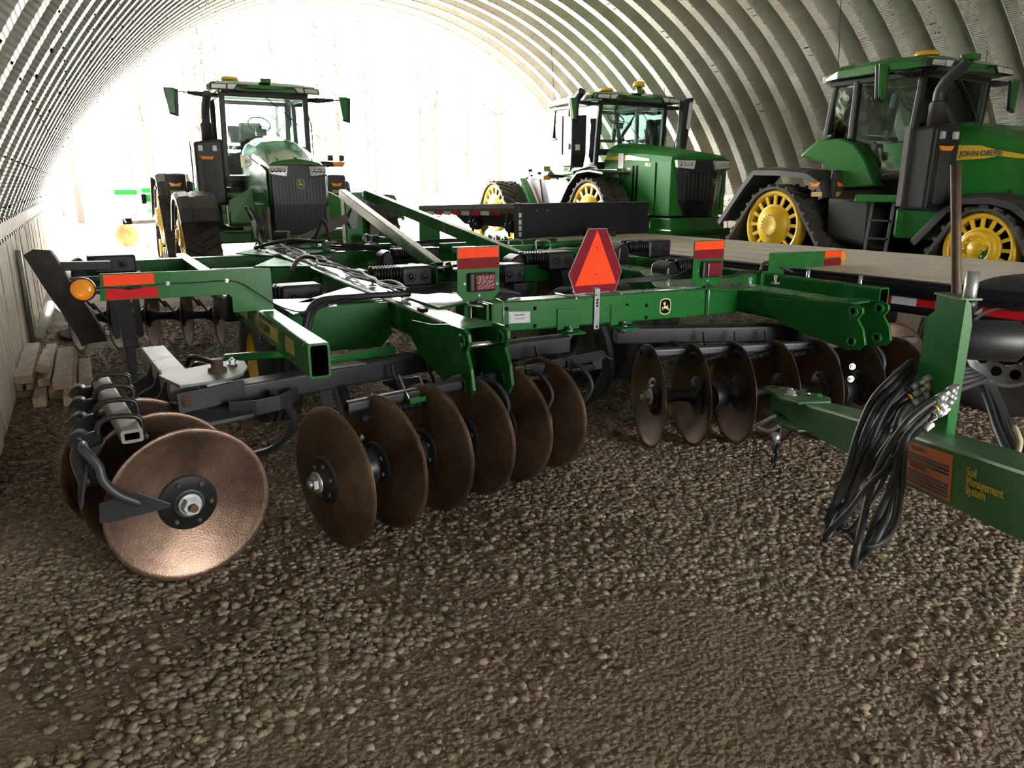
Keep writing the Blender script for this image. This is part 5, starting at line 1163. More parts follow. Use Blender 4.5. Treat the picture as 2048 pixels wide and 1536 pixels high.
def big_tractor(loc,label):
    r=root('tracked_tractor',loc,label,'tractor'); g=1.18
    for s in (-1,1):
        track(r,s*g,0,1.06,.66,1.02,.27,.66,s,'nuts',14); track(r,s*g,4.35,1.02,.66,1.02,.27,.66,s,'nuts',14)
        # black arch over front track, green arch edge over rear track
        mb=MB(); mb.sheet([V(s*g-.36,a,b) for a,b in ((-.62,1.86),(-.1,1.92),(.35,1.88),(.70,1.62),(1.25,.95))],(.72,0,0),.04); mb.build('fender','black',r)
        mb=MB(); mb.sheet([V(s*g-(.36 if s>0 else -.16),a,b) for a,b in ((3.05,1.0),(3.45,1.5),(3.75,1.78),(4.2,1.86))],(.2,0,0),.04); mb.build('fender','tgreen',r)
    MB().bx(-.5,.5,-1.4,5.2,.55,1.3).build('chassis','dark',r,bevel=.04)
    for y in (0,4.35): MB().beam((-g,y,1.0),(g,y,1.0),.4,.4,.4).build('axle','tgreen',r)
    h=loft_hood(r,[(-1.86,.70,2.18,2.10,2.05),(-1.80,.74,2.24,2.12,1.0),(-1.0,.74,2.36,2.20,1.0),(0,.72,2.48,2.26,1.0),(.45,.68,2.52,2.28,1.0)],m='tgreen2')
    mb=MB()
    for s in (-1,1): mb.beam((s*.45,-1.75,2.20),(s*.5,.3,2.46),.03,.012,.3)
    mb.build('hood_crease','tgreen',h)
    for s in (-1,1):
        xx=s*.755; mb=MB(); mb.prism([(xx,.38,2.20),(xx,-.45,2.22),(xx,-1.15,2.12),(xx,-1.15,2.08),(xx,-.40,2.12),(xx,-.25,2.08),(xx,.38,1.98)],(-s*.02,0,0)); mb.build('hood_stripe','yellow',h)
        mb=MB(); mb.prism([(xx,-1.35,1.0),(xx,-1.35,2.05),(xx,.4,2.15),(xx,.4,1.75),(xx,-.2,1.7),(xx,-.9,1.2)],(s*.01,0,0)); mb.build('side_panel','tgreen2',h)
        mb=MB()
        for yy in (-.62,-.74): mb.prism([(s*.768,yy,1.25),(s*.768,yy-.06,1.2),(s*.768,yy-.06,2.0),(s*.768,yy,2.0)],(s*.004,0,0))
        mb.build('side_vent','dark',h)
        text('hood_numbers','590',.09,(s*.77,-.42,1.90),(0,-1,0),(0,0,1),'yellow',h,None,.001) if s<0 else None
    text('hood_letters','JOHN DEERE',.105,(-.768,.36,2.06),(0,-1,0),(0,0,1),'inkb',h,None,.001,bold=.002)
    text('hood_letters','9RX',.11,(-.77,-1.02,1.97),(0,-1,0),(0,0,1),'yellow',h,None,.001,bold=.001)
    mb=MB(); mb.bx(-.775,-.768,-.30,-.12,1.93,2.26); mb.bx(-.775,-.768,-.32,-.22,1.80,1.92); mb.build('side_sticker','plaque',h)
    # nose
    gr=MB(); sec=[]
    for z,w,d in ((.96,.58,-1.80),(1.3,.63,-1.90),(1.8,.69,-1.94),(2.10,.70,-1.92)):
        sec.append([V(-w,d+.5,z),V(-w,d+.12,z),V(-w*.55,d,z),V(w*.55,d,z),V(w,d+.12,z),V(w,d+.5,z)])
    gr.loft(sec); g_=gr.build('grille','blkpaint',r,bevel=.03)
    mb=MB()
    for k in range(11): mb.beam((-.50+.10*k,-1.915,1.05),(-.53+.106*k,-1.95,1.85),.006,.012,.2)
    mb.build('grille_bars','black',g_)
    headlamps(g_,-1.98,1.92,.70,.16,4)
    mb=MB(); badge(mb,(.30,-1.955,1.66),(1,0,0),(0,0,1),.12,.14,.006); mb.build('nose_badge',['gold','green','gold'],g_)
    mb=MB(); mb.bx(-.74,.74,-1.86,-1.2,.70,.96); mb.build('lower_body','tgreen',r,bevel=.03)
    mb=MB(); mb.loft([[V(-.80,-1.95,.62),V(.80,-1.95,.62),V(.80,-1.2,.62),V(-.80,-1.2,.62)],[V(-.82,-2.0,.74),V(.82,-2.0,.74),V(.82,-1.2,.74),V(-.82,-1.2,.74)]]); mb.build('front_bumper','tgreen',r,bevel=.03)
    MB().bx(-.60,.60,-1.92,-1.3,.40,.62).build('front_weight','tgreen',r,bevel=.04); MB().bx(.6,1.0,-1.8,-1.3,.45,.7).build('tow_point','black',r,bevel=.02)
    # body under the cab
    for s in (-1,1):
        mb=MB(); mb.prism([(s*.76,.50,1.95),(s*.76,-.25,1.95),(s*.76,-.35,1.75),(s*.76,1.9,1.72),(s*.76,1.9,1.95)],(s*.14,0,0)); mb.build('side_cover','tgreen',r,bevel=.02)
        mb=MB(); mb.prism([(s*.95,1.15,1.55),(s*.95,1.20,.95),(s*.95,2.1,.95),(s*.95,2.4,1.65),(s*.95,2.4,1.75),(s*.95,1.5,1.75)],(s*.12,0,0)); mb.build('lower_panel','tgreen',r,bevel=.02)
        mb=MB(); mb.prism([(s*.80,2.35,1.95),(s*.80,2.42,2.2),(s*.80,2.2,2.45),(s*.80,1.8,2.42),(s*.80,1.45,2.1),(s*.80,1.3,1.85),(s*.80,2.1,1.8)],(s*.16,0,0)); mb.build('rear_wing','tgreen',r,bevel=.03)
    MB().bx(-.75,.75,.5,2.3,1.3,1.95).build('cab_base','black',r,bevel=.04)
    cab(r,.50,2.28,1.92,1.9,3.34,.93,mirror=(.62,.4))
    # exhaust tower on the right hand side
    mb=MB(); mb.loft([[V(-1.50,.62,2.0),V(-1.20,.58,1.98),V(-1.20,.95,1.98),V(-1.50,.95,2.0)],[V(-1.52,.58,2.26),V(-1.18,.52,2.26),V(-1.18,1.12,2.26),V(-1.52,1.14,2.26)],[V(-1.52,.58,3.06),V(-1.18,.52,3.08),V(-1.18,1.12,3.08),V(-1.52,1.14,3.06)]]); bt=mb.build('exhaust_tower','blkpaint',r,bevel=.02)
    mb=MB(); mb.bx(-1.54,-1.52,.95,1.14,2.26,3.08); mb.build('heat_shield','gangtop',bt)
    mb=MB(); mb.tube(smooth_path([(-1.36,.86,3.05),(-1.36,.86,3.20),(-1.36,.78,3.34),(-1.34,.60,3.48),(-1.33,.50,3.56)],5),.085,14); mb.build('exhaust_stack','blkpaint',bt)
    mb=MB(); mb.bx(-1.55,-1.52,.66,.74,2.36,2.48); mb.bx(-1.44,-1.34,.52,.58,2.34,2.46); mb.build('work_lamp','white',bt,bevel=.01)
    # air intake column in front of the cab on the far side
    mb=MB(); mb.loft([[V(1.02,-.02,2.2),V(1.20,-.02,2.2),V(1.20,.14,2.2),V(1.02,.14,2.2)],[V(1.04,-.04,2.62),V(1.24,-.04,2.62),V(1.24,.14,2.62),V(1.04,.14,2.62)],[V(1.08,-.04,3.46),V(1.36,-.04,3.52),V(1.36,.14,3.52),V(1.08,.14,3.46)]]); ai=mb.build('air_intake','black',r,bevel=.03); MB().prism([(1.16,-.05,2.85),(1.26,-.05,2.80),(1.33,-.05,3.42),(1.22,-.05,3.40)],(0,.02,0)).build('intake_screen','plaque',ai,bevel=.01)
    mb=MB(); mb.tube(smooth_path([(.88,.05,2.35),(.90,-.03,2.6),(1.0,.0,2.78)],5),.012,6); mb.build('grab_rail','black',r)
    mb=MB(); mb.lathe([(.0,.12),(.10,.11),(.13,.06),(.14,.0),(.0,0)],(.15,.45,3.72),(0,0,1),24); be=mb.build('beacon','yellow',r); mb=MB(); mb.cyl((.15,.45,3.60),(.15,.45,3.73),.06,12); mb.bx(.02,.28,.4,.5,3.58,3.64); mb.build('beacon_base','tgreen',be)
    # rear tank / frame
    mb=MB(); sec=[]
    for y,z in ((2.6,1.75),(2.9,2.0),(3.6,1.98),(4.2,1.78),(5.2,1.6)): sec.append([V(-.72,y,1.0),V(-.72,y,z-.15),V(-.5,y,z),V(.5,y,z),V(.72,y,z-.15),V(.72,y,1.0)])
    mb.loft(sec); tk=mb.build('rear_tank','black',r,bevel=.03)
    mb=MB(); mb.prism([(-.745,3.0,1.0),(-.745,3.2,1.75),(-.745,3.9,1.65),(-.745,4.3,1.2),(-.745,4.3,1.0)],(.02,0,0)); mb.build('tank_shield','gangtop',tk)
    mb=MB()
    for k in range(4): mb.beam((-.72,3.0+.35*k,1.96-.06*k),(.72,3.0+.35*k,1.96-.06*k),.03,.05,.3)
    mb.build('tank_rib','black',tk)
    mb=MB(); mb.tube([(-.3,4.4,1.75),(-.3,4.45,1.98)],.02,6); mb.bx(-.36,-.24,4.4,4.5,1.95,2.02); mb.tube([(.2,3.2,1.9),(.2,3.2,2.2)],.015,6); mb.bx(.12,.28,3.18,3.22,2.18,2.21); mb.build('rear_fittings','black',tk)
    # side lamp bracket near the door
    mb=MB(); mb.tube([(-.85,1.9,1.80),(-1.1,2.0,1.82),(-1.28,2.05,1.80)],.035,8); la=mb.build('lamp_arm','black',r); mb=MB(); mb.bx(-1.36,-1.16,2.0,2.08,1.72,1.82); mb.build('turn_signal','amberdeco',la,bevel=.01); MB().bx(-1.34,-1.16,2.02,2.08,1.92,2.04).build('side_reflector','gold',la)
    return r
big_tractor((11.05,13.75,0),'large articulated green tracked tractor beyond the trailer headboard, facing right with its hood lamps showing')
# ================================================================== step-deck trailer
TO=V(5.5,2.85,0); TR=math.radians(3.3)
tr=root('flatbed_trailer',TO,'long step-deck trailer with bare wooden deck and black drop panel, right of the harrow','trailer',rz=TR)
W_=2.3
def tb(mb,nm,m,bevel=0,par=None): return mb.build(nm,m,par or tr,bevel=bevel)
# deck planks (pattern of one deck)
mb=MB(); n=9; pw=(W_-.16)/n
for k in range(n): mb.bx(.08+k*pw+.004,.08+(k+1)*pw-.004,-3.6,6.08,.865,.90+.004*(k%2))
tb(mb,'deck_planks','deck',.003)
for x0,x1,nm in ((0,.075,'side_rail'),(W_-.075,W_,'side_rail')):
    tb(MB().bx(x0,x1,-3.6,6.1,.77,.895),nm,'blkpaint',.006)
tb(MB().bx(-.035,-.02,-3.6,6.1,.82,.865),'rub_rail','blkpaint',.003)
mb=MB()
for k in range(18): y=-3.3+.54*k; mb.bx(-.025,.0,y,y+.03,.80,.865)
tb(mb,'stake_pocket','blkpaint')
tb(MB().bx(.25,.42,-3.6,6.1,.60,.86),'main_beam','blkpaint',.01); tb(MB().bx(W_-.42,W_-.25,-3.6,6.1,.60,.86),'main_beam','blkpaint',.01)
mb=MB(); mb.bx(.04,.055,-3.6,6.1,.66,.78); y=-3.5; k=0
while y<5.9:
    L_=.28 if k%2==0 else .20; mb.bx(.036,.041,y,min(y+L_,6.0),.70,.76,mi=1+k%2); y+=L_; k+=1
tb(mb,'tape_rail',['blkpaint','red','plaque'])
mb=MB()
for y in (1.55,1.06,.18,2.9): mb.tube([(-.03,y,.90),(-.03,y,.83),(-.028,y+.01,.76)],[.014,.02,.01],8)
tb(mb,'chain_hook','galv')
# drop panel, its edge channel and decals
tb(MB().bx(0,W_,6.10,6.16,.86,1.36),'drop_panel','blkpaint',.006)
tb(MB().bx(-.05,-.0,6.08,6.2,.80,1.37),'panel_post','blkpaint',.004)
mb=MB()
for k in range(24): mb.cyl((.03,6.099,.89+.02*k),(.03,6.095,.89+.02*k),.004,6)
tb(mb,'weld_bead','gangtop')
mb=MB()
for z in (.93,1.01,1.09,1.18): mb.bx(-.046,-.008,6.072,6.078,z,z+.06)
tb(mb,'safety_sticker','plaque')
mb=MB()
for x,z in ((.42,1.25),(.24,1.25),(W_-.02,1.16),(1.0,.90)): mb.prism([(x,6.098,z),(x+.03,6.098,z+.01),(x+.02,6.098,z+.035),(x-.005,6.098,z+.02)],(0,-.003,0))
tb(mb,'panel_scratch','gangtop')
# upper deck over the gooseneck
mb=MB(); mb.prism([(0,6.16,1.24),(0,9.25,1.15),(0,9.25,1.27),(0,6.16,1.365)],(W_,0,0)); tb(mb,'upper_deck','gangtop',.006)
mb=MB(); mb.prism([(-.02,6.2,1.22),(-.02,9.25,1.13),(-.02,9.25,1.205),(-.02,6.2,1.30)],(.02,0,0))
for k in range(9): y=6.6+.29*k; z=1.25-.029*(y-6.2)-.02; mb.bx(-.028,-.02,y,y+.24,z-.03,z+.03,mi=1+k%2)
tb(mb,'upper_rail',['rustpipe','red','plaque'])
mb=MB(); mb.prism([(.3,6.2,1.24),(.3,8.6,1.17),(.3,8.2,1.0),(.3,6.9,1.0),(.3,6.2,.86)],(1.7,0,0)); tb(mb,'gooseneck','blkpaint',.01)
for y in (6.35,7.35):
    mb=MB(); mb.lathe([(.0,-.06),(.09,-.06),(.09,-.04),(.06,-.03),(.06,.03),(.09,.04),(.09,.06),(0,.06)],(.02,y,1.05),(0,1,.0),18); w=tb(mb,'strap_winch','spring'); mb=MB(); mb.tube(smooth_path([(-.04,y,1.28),(-.07,y+.02,1.15),(-.06,y-.02,1.0),(-.03,y,.92),(.0,y+.04,.98)],5),.012,6); tb(mb,'chain','spring')
# rope heap on the deck
mb=MB(); pts=[]; q_=random.Random(8)
for k in range(26): a=k*1.1; r_=.10+.09*q_.random(); pts.append((1.12+1.6*r_*math.cos(a),5.75+r_*math.sin(a),.92+.05*q_.random()*(1+(k%5==0)*1.6)))
mb.tube(smooth_path(pts,4),.013,6); ro=mb.build('tie_down_strap','rustpipe',None); ro.matrix_world=Matrix.Translation(TO)@Matrix.Rotation(TR,4,'Z'); tag(ro,'tangled brown strap lying on the trailer deck beside the drop panel','strap')
# wheels
def truck_wheel(y,x=.02,R=.50):
    mb=MB(); w=.27; mb.lathe(tyre_rings(R,w),(0,0,0),(1,0,0),56); t=mb.build('tyre','rubber',tr,loc=(x+.14,y,R))
    mb=MB(); ax=V(-1,0,0); mb.lathe([(R*.56,.12),(R*.58,.13),(R*.54,.125),(R*.51,.08),(R*.48,.055),(R*.46,.05)],(0,0,0),ax,48); mb.lathe([(R*.46,.05),(R*.36,.045),(R*.24,.06),(R*.22,.05),(R*.12,.05),(R*.12,.10),(R*.10,.115),(0,.115)],(0,0,0),ax,48); r_=mb.build('wheel_rim','galv',t)
    mb=MB()
    for k in range(10): a=2*PI*k/10; mb.cyl((-.046,R*.41*math.cos(a),R*.41*math.sin(a)),(-.058,R*.41*math.cos(a),R*.41*math.sin(a)),.036,14)
    mb.build('hand_hole','dark',t)
    mb=MB()
    for k in range(10): a=2*PI*(k+.5)/10; mb.bolt((-.058,R*.28*math.cos(a),R*.28*math.sin(a)),(-1,0,0),.013,.02)
    mb.build('wheel_nut','steel',t)
    mb=MB(); mb.cyl((-.05,0,0),(-.085,0,0),R*.26,24); mb.build('hub_face','dark',t)
    return t
truck_wheel(-.05); truck_wheel(-1.15)
for y in (-.05,-1.15): tb(MB().beam((.2,y,.50),(2.1,y,.50),.13,.13,.2),'axle','blkpaint')
mb=MB(); mb.bx(.05,.5,1.0,1.5,.45,.66); tb(mb,'air_tank','blkpaint',.05)
mb=MB(); mb.prism([(.05,.55,.62),(.5,.55,.62),(.5,.6,.35),(.05,.6,.35)],(0,.02,0)); tb(mb,'mud_flap','rubber')

# ================================================================== green tongue with hose stand at right
KO=V(2.45,1.45,0)
tg=root('implement_tongue',KO,'green implement tongue with upright hose stand and looped black hoses at the right edge','tongue')
def gb(mb,nm,m,bevel=0,par=None,lab=None):
    o=mb.build(nm,m,par or tg,KO if not par else KO+Vector(par.location),bevel)
    if lab: o['label']=lab
    return o
GD='green_dusty'
B0=V(3.04,2.42,.505); B1=V(1.93,.50,.845)
D=(B1-B0).normalized(); S=D.cross(V(0,0,1)).normalized(); U=S.cross(D).normalized()   # S points towards the camera's left or right
if S.x>0: S=-S
# tapered beam
def sect(c,w,h): return [c+S*w/2-U*h/2,c+S*w/2+U*h/2,c-S*w/2+U*h/2,c-S*w/2-U*h/2]
mb=MB(); mb.loft([sect(B0-D*.10,.13,.10),sect(B0,.15,.115),sect(B0+D*.5,.165,.15),sect(B0+D*1.2,.175,.185),sect(B1,.18,.20)]); gb(mb,'tongue_beam',GD,.012)
# front coupling: two plates with eye, bolts
tip=B0-D*.42
def plate(z0,th,nm):
    pts=[]
    for a in range(11):
        t=PI*.5+PI*a/10; pts.append(tip+D*.0+D*math.cos(t)*.075+S*math.sin(t)*.075+U*z0)
    pts=[B0+D*.16-S*.06+U*z0, B0+D*.02-S*.115+U*z0, B0-D*.14-S*.10+U*z0]+[tip+(D*math.cos(a)+S*math.sin(a))*.07+U*z0 for a in [PI*1.5-PI*i/10 for i in range(11)]]+[B0-D*.14+S*.10+U*z0,B0+D*.05+S*.135+U*z0,B0+D*.20+S*.11+U*z0]
    mb=MB(); mb.prism(pts,U*th); return gb(mb,nm,GD,.006)
p1=plate(.052,.022,'coupling_plate'); p2=plate(-.075,.022,'coupling_plate')
mb=MB(); mb.beam(tip+D*.05,B0+D*.02,.10,.10,.2); gb(mb,'coupling_neck',GD,.01)
mb=MB(); mb.lathe([(.044,0),(.052,.004),(.044,.006)],tip+U*.074,U,24); mb.lathe([(.044,.001),(0,.001)],tip+U*.074,U,24,mi=1); gb(mb,'hitch_eye',['rustpipe','dark'])
mb=MB()
for a,b in ((-.10,.03),(.00,-.045)): mb.lathe([(.036,0),(.036,.012),(.03,.018),(0,.02)],B0+D*a+S*b+U*.074,U,6,smooth=False)
gb(mb,'coupling_bolt','green'); gb(MB().bolt(B0-D*.04+S*.06+U*.074,U,.024,.026),'coupling_bolt','galv')
# latch and chain
mb=MB(); a=B0-D*.06+S*.12-U*.03; mb.tube(smooth_path([a,a+S*.05-D*.04-U*.04,a+S*.07-D*.09-U*.07,a+S*.02-D*.05-U*.09,a-S*.02-U*.05],5),.010,8); mb.cyl(a-U*.09,a-U*.14,.022,12); gb(mb,'drop_latch','galv')
cb=V(3.02,2.585,.0)
for k in range(9):
    z=.40-.027*k; c=V(3.075-.006*k,2.60-.004*k,z); mb=MB(); pts=[]; e=V(1,0,0) if k%2 else V(0,1,0); e=(e+V(.6,-.4,0)*.5).normalized()
    for i in range(13): t=2*PI*i/12; pts.append(c+e*.017*math.cos(t)+V(0,0,.026*math.sin(t)))
    mb.tube(pts,.0065,6,caps=False); gb(mb,'chain_link','spring')
# decals on the camera side of the beam
side=S*.0895
def onb(t,h,d=0): return B0+D*t+S*(.0885+d)+U*h
mb=MB(); t0,t1=1.08,1.45
def bq(t,h,hw): 
    w=.075+.007*max(0,min(1,(t-.5)/.7))
    return B0+D*t+S*((.165+.01*(t-.5)/.7)/2+.0012)+U*h
mb.prism([bq(t0,-.075,0),bq(t1,-.078,0),bq(t1,.072,0),bq(t0,.065,0)],S*.001); dc=gb(mb,'warning_decal','warn')
mb=MB()
for i in range(4):
    h=.034-.012*i
    if i<3: mb.prism([bq(t0+.02,h,0)+S*.0015,bq(t1-.015,h,0)+S*.0015,bq(t1-.015,h-.008,0)+S*.0015,bq(t0+.02,h-.008,0)+S*.0015],S*.0004)
for i in range(4):
    h=-.024-.012*i; mb.prism([bq(t0+.02,h,0)+S*.0015,bq(t1-.015,h,0)+S*.0015,bq(t1-.015,h-.008,0)+S*.0015,bq(t0+.02,h-.008,0)+S*.0015],S*.0004)
gb(mb,'decal_text_block','inkb',par=dc)
mb=MB()
for i in range(7):
    h=.030-.012*i if i<3 else -.028-.012*(i-3)
    mb.prism([bq(t0+.025,h,0)+S*.0022,bq(t1-.03-.04*(i%3),h,0)+S*.0022,bq(t1-.03-.04*(i%3),h-.002,0)+S*.0022,bq(t0+.025,h-.002,0)+S*.0022],S*.0004)
gb(mb,'decal_lines','gangtop',par=dc)
for h in (.045,-.015): text('decal_word','WARNING',.022,bq(t0+.12,h,0)+S*.0018,D,U,'rustpipe',dc,KO,.0004)
text('tongue_letters','Soil\nManagement\nSystem',.036,bq(1.53,.03,0)+S*.003,D,U,'dyellow',tg,KO,.0006,bold=.0006,space=.76,sx=.95)
# upright hose stand: folded plate
L0=V(2.526,1.553,.70); R0_=V(2.433,1.371,.72); F0=V(2.50,1.352,.72)
mb=MB(); tz=V(0,0,1); a=L0.copy(); b_=R0_.copy(); c_=V(2.505,1.365,.72)
topL=1.24; topR=1.245
vdir=(b_-a).normalized(); nrm=V(vdir.y,-vdir.x,0)
if nrm.x<0: nrm=-nrm
mb.prism([a,b_,b_+V(0,0,topR-b_.z),a+vdir*.045+V(0,0,topL-a.z),a+vdir*.045+V(0,0,topL-a.z-.06),a+vdir*.012+V(0,0,topL-a.z-.08)],nrm*.008)
mb.prism([b_,b_+nrm*.032,b_+nrm*.032+V(0,0,topR-b_.z-.08),b_+nrm*.018+V(0,0,topR-b_.z-.01),b_+V(0,0,topR-b_.z)],-vdir*.008)
mb.prism([a,a+nrm*.05,a+nrm*.05+V(0,0,.42),a+V(0,0,.46)],vdir*.008)
st=gb(mb,'hose_stand','green',.002)
mb=MB(); ct=(a+b_)/2; mb.box(V(ct.x,ct.y,1.243)+nrm*.03+vdir*.01,(.07,.15,.006),Matrix.Rotation(math.atan2(vdir.y,vdir.x)-PI/2,3,'Z')); gb(mb,'stand_cap','green_dusty',par=None)
mb=MB()
for t,z in ((.28,.93),(.80,.915)): 
    p=a+vdir*.204*t; mb.cyl(V(p.x,p.y,z)-nrm*.0015,V(p.x,p.y,z)+nrm*.002,.013,14); mb.cyl(V(p.x,p.y,z-.022)-nrm*.0015,V(p.x,p.y,z-.022)+nrm*.002,.013,14)
gb(mb,'keyhole_slot','dark')
mb=MB()
for t,z in ((.62,.80),(.45,.775)): p=a+vdir*.204*t; mb.lathe([(0,-.006),(.008,-.005),(.010,0)],V(p.x,p.y,z),nrm,8)
gb(mb,'stand_rivet','green_dusty')
gb(MB().lathe([(0,.05),(.02,.045),(.035,.02),(.038,0),(0,0)],V(2.60,1.475,.735),(.9,.1,-.15),18),'transport_pin','cloth',.0)
# rod and short pipe standing in the cap
rod=MB().tube([(2.555,1.47,1.02),(2.553,1.475,1.25),(2.575,1.52,1.45),(2.60,1.57,1.668)],.016,12).build('steel_bar','rustpipe'); tag(rod,'rusty upright steel bar standing in the top of the green hose stand','bar')
pp=MB().cyl((2.50,1.40,1.20),(2.50,1.40,1.33),.020,18).cyl((2.50,1.40,1.20),(2.50,1.40,1.245),.025,18,mi=1).build('steel_pipe',['galv','black']); tag(pp,'short grey pipe with black collar beside the rusty bar','pipe')
gb(MB().lathe([(0,0),(.07,.0),(.075,.02),(.075,.24),(.05,.26),(0,.26)],V(2.78,1.63,1.04),(.62,-.78,.03),28),'accumulator','black',.0)
# hoses
HS={
 'a':[(2.463, 1.504, 0.933), (2.41, 1.534, 0.893), (2.338, 1.541, 0.829), (2.211, 1.506, 0.752), (2.131, 1.492, 0.664), (2.108, 1.514, 0.552), (2.094, 1.527, 0.467), (2.048, 1.503, 0.457), (2.005, 1.462, 0.474), (2.043, 1.467, 0.514), (2.167, 1.508, 0.579), (2.288, 1.521, 0.661), (2.345, 1.491, 0.77)],
 'b':[(2.459, 1.495, 0.911), (2.398, 1.522, 0.869), (2.287, 1.51, 0.792), (2.172, 1.48, 0.696), (2.134, 1.492, 0.574), (2.143, 1.508, 0.492), (2.135, 1.466, 0.446), (2.127, 1.395, 0.452), (2.169, 1.364, 0.473), (2.267, 1.396, 0.509), (2.339, 1.443, 0.567), (2.332, 1.464, 0.671), (2.3, 1.46, 0.769), (2.338, 1.478, 0.846), (2.444, 1.507, 0.877)],
 'c':[(2.447, 1.486, 0.882), (2.365, 1.504, 0.835), (2.237, 1.485, 0.736), (2.165, 1.484, 0.625), (2.145, 1.5, 0.495), (2.104, 1.503, 0.457), (2.042, 1.49, 0.508)],
 'd':[(2.352, 1.349, 0.946), (2.264, 1.36, 0.91), (2.195, 1.367, 0.865), (2.168, 1.396, 0.777), (2.114, 1.398, 0.683), (2.014, 1.345, 0.605), (1.931, 1.298, 0.544), (1.928, 1.301, 0.484), (1.981, 1.328, 0.446), (2.009, 1.334, 0.474), (2.014, 1.311, 0.568), (2.044, 1.303, 0.665), (2.128, 1.335, 0.72), (2.216, 1.385, 0.772), (2.259, 1.384, 0.833), (2.284, 1.329, 0.895)],
 'e':[(2.343, 1.343, 0.926), (2.264, 1.347, 0.885), (2.221, 1.37, 0.826), (2.201, 1.377, 0.726), (2.117, 1.335, 0.654), (2.02, 1.284, 0.595), (1.974, 1.285, 0.53), (1.976, 1.327, 0.468)],
 'f':[(2.333, 1.338, 0.905), (2.27, 1.348, 0.858), (2.23, 1.377, 0.797), (2.157, 1.374, 0.735), (2.021, 1.351, 0.694), (1.947, 1.348, 0.635), (1.921, 1.39, 0.557), (1.933, 1.415, 0.523)],
 'g':[(2.52, 1.575, 0.995), (2.411, 1.563, 0.955), (2.329, 1.58, 0.875), (2.208, 1.537, 0.779), (2.124, 1.499, 0.681), (2.098, 1.513, 0.573), (2.099, 1.534, 0.491)],
 'h':[(2.52, 1.57, 0.98), (2.413, 1.551, 0.934), (2.309, 1.545, 0.86), (2.195, 1.507, 0.772), (2.148, 1.502, 0.639), (2.15, 1.506, 0.51), (2.156, 1.461, 0.434), (2.144, 1.396, 0.443), (2.161, 1.368, 0.482), (2.253, 1.397, 0.53), (2.338, 1.464, 0.615), (2.34, 1.498, 0.714)],
 'i':[(2.52, 1.56, 0.96), (2.412, 1.53, 0.921), (2.307, 1.514, 0.859), (2.217, 1.499, 0.736), (2.177, 1.516, 0.583), (2.136, 1.512, 0.492), (2.113, 1.455, 0.484), (2.156, 1.424, 0.577), (2.253, 1.448, 0.656), (2.36, 1.493, 0.712)],
 'j':[(2.304, 1.343, 0.885), (2.237, 1.352, 0.863), (2.177, 1.346, 0.824), (2.186, 1.349, 0.738), (2.182, 1.339, 0.639), (2.102, 1.295, 0.571), (1.997, 1.27, 0.548), (1.949, 1.302, 0.534), (1.972, 1.369, 0.536)]}
for k,p in HS.items():
    mb=MB(); mb.tube(smooth_path(p,7),.0115 if k in 'abdegh' else .0095,10); gb(mb,'hydraulic_hose','hose')
for i,p in enumerate([[(2.60,1.56,.95),(2.748,1.523,.949),(2.835,1.522,.911),(2.813,1.453,.839),(2.726,1.366,.781),(2.60,1.26,.75),(2.50,1.17,.745)],[(2.60,1.54,.93),(2.757,1.514,.936),(2.846,1.515,.906),(2.80,1.44,.833),(2.71,1.355,.776),(2.57,1.24,.745),(2.46,1.16,.74)],[(2.60,1.53,.91),(2.767,1.505,.924),(2.856,1.507,.901),(2.834,1.438,.828),(2.746,1.351,.771),(2.606,1.24,.735),(2.48,1.14,.735)],[(2.60,1.52,.89),(2.776,1.496,.911),(2.867,1.499,.895),(2.845,1.43,.823),(2.75,1.344,.77),(2.6,1.22,.74),(2.44,1.12,.735)],[(2.60,1.50,.87),(2.786,1.487,.899),(2.878,1.492,.89),(2.855,1.423,.817),(2.767,1.337,.765),(2.625,1.21,.735),(2.43,1.09,.73)]]):
    mb=MB(); mb.tube(smooth_path(p,7),.0135,10); gb(mb,'hydraulic_hose','hose')
# couplers on the hose ends
def coupler(p,q,tipm='galv',ring=None):
    p=V(*p); q=V(*q); d=(q-p).normalized()
    mb=MB(); mb.cyl(p,p+d*.030,.0135,14); mb.cyl(p+d*.030,p+d*.05,.011,6,smooth=False); mb.cyl(p+d*.05,p+d*.075,.0145,14); mb.cyl(p+d*.075,p+d*.092,.010,12)
    o=gb(mb,'hose_coupler',tipm)
    if ring: mb=MB(); mb.cyl(p-d*.014,p-d*.006,.0135,14); gb(mb,'colour_band',ring,par=None)
for k,r_ in (('a','ink'),('b','yellow'),('c',None),('d','ink'),('e','yellow'),('f',None),('j',None)):
    P=HS[k]; d=(V(*P[0])-V(*P[1])).normalized(); p=V(*P[0])-d*.03; coupler(p,p+d,'galv' if k!='j' else 'white',r_)
gb(MB().cyl((2.318,1.345,.905),(2.345,1.352,.915),.0145,12),'colour_band','red')
gb(MB().cyl((2.425,1.492,.865),(2.455,1.490,.880),.009,10),'white_connector','white'); gb(MB().cyl((2.29,1.335,.862),(2.262,1.34,.845),.009,10),'white_connector','white')
mb=MB(); mb.tube(smooth_path([(2.44,1.45,.655),(2.479,1.517,.626),(2.501,1.494,.592),(2.498,1.435,.59),(2.485,1.392,.617),(2.46,1.37,.66)],6),.004,6); gb(mb,'signal_cable','hose')
mb=MB(); mb.tube(smooth_path([(2.435,1.165,.875),(2.42,1.145,.86),(2.424,1.137,.837),(2.395,1.125,.81),(2.36,1.12,.79),(2.33,1.13,.785)],5),.0085,8); gb(mb,'wire_hook','cloth')
mb=MB(); mb.lathe([(0,0),(.05,0),(.05,.003),(0,.003)],V(2.50,1.20,.757),U,20); gb(mb,'hose_opening','dark')
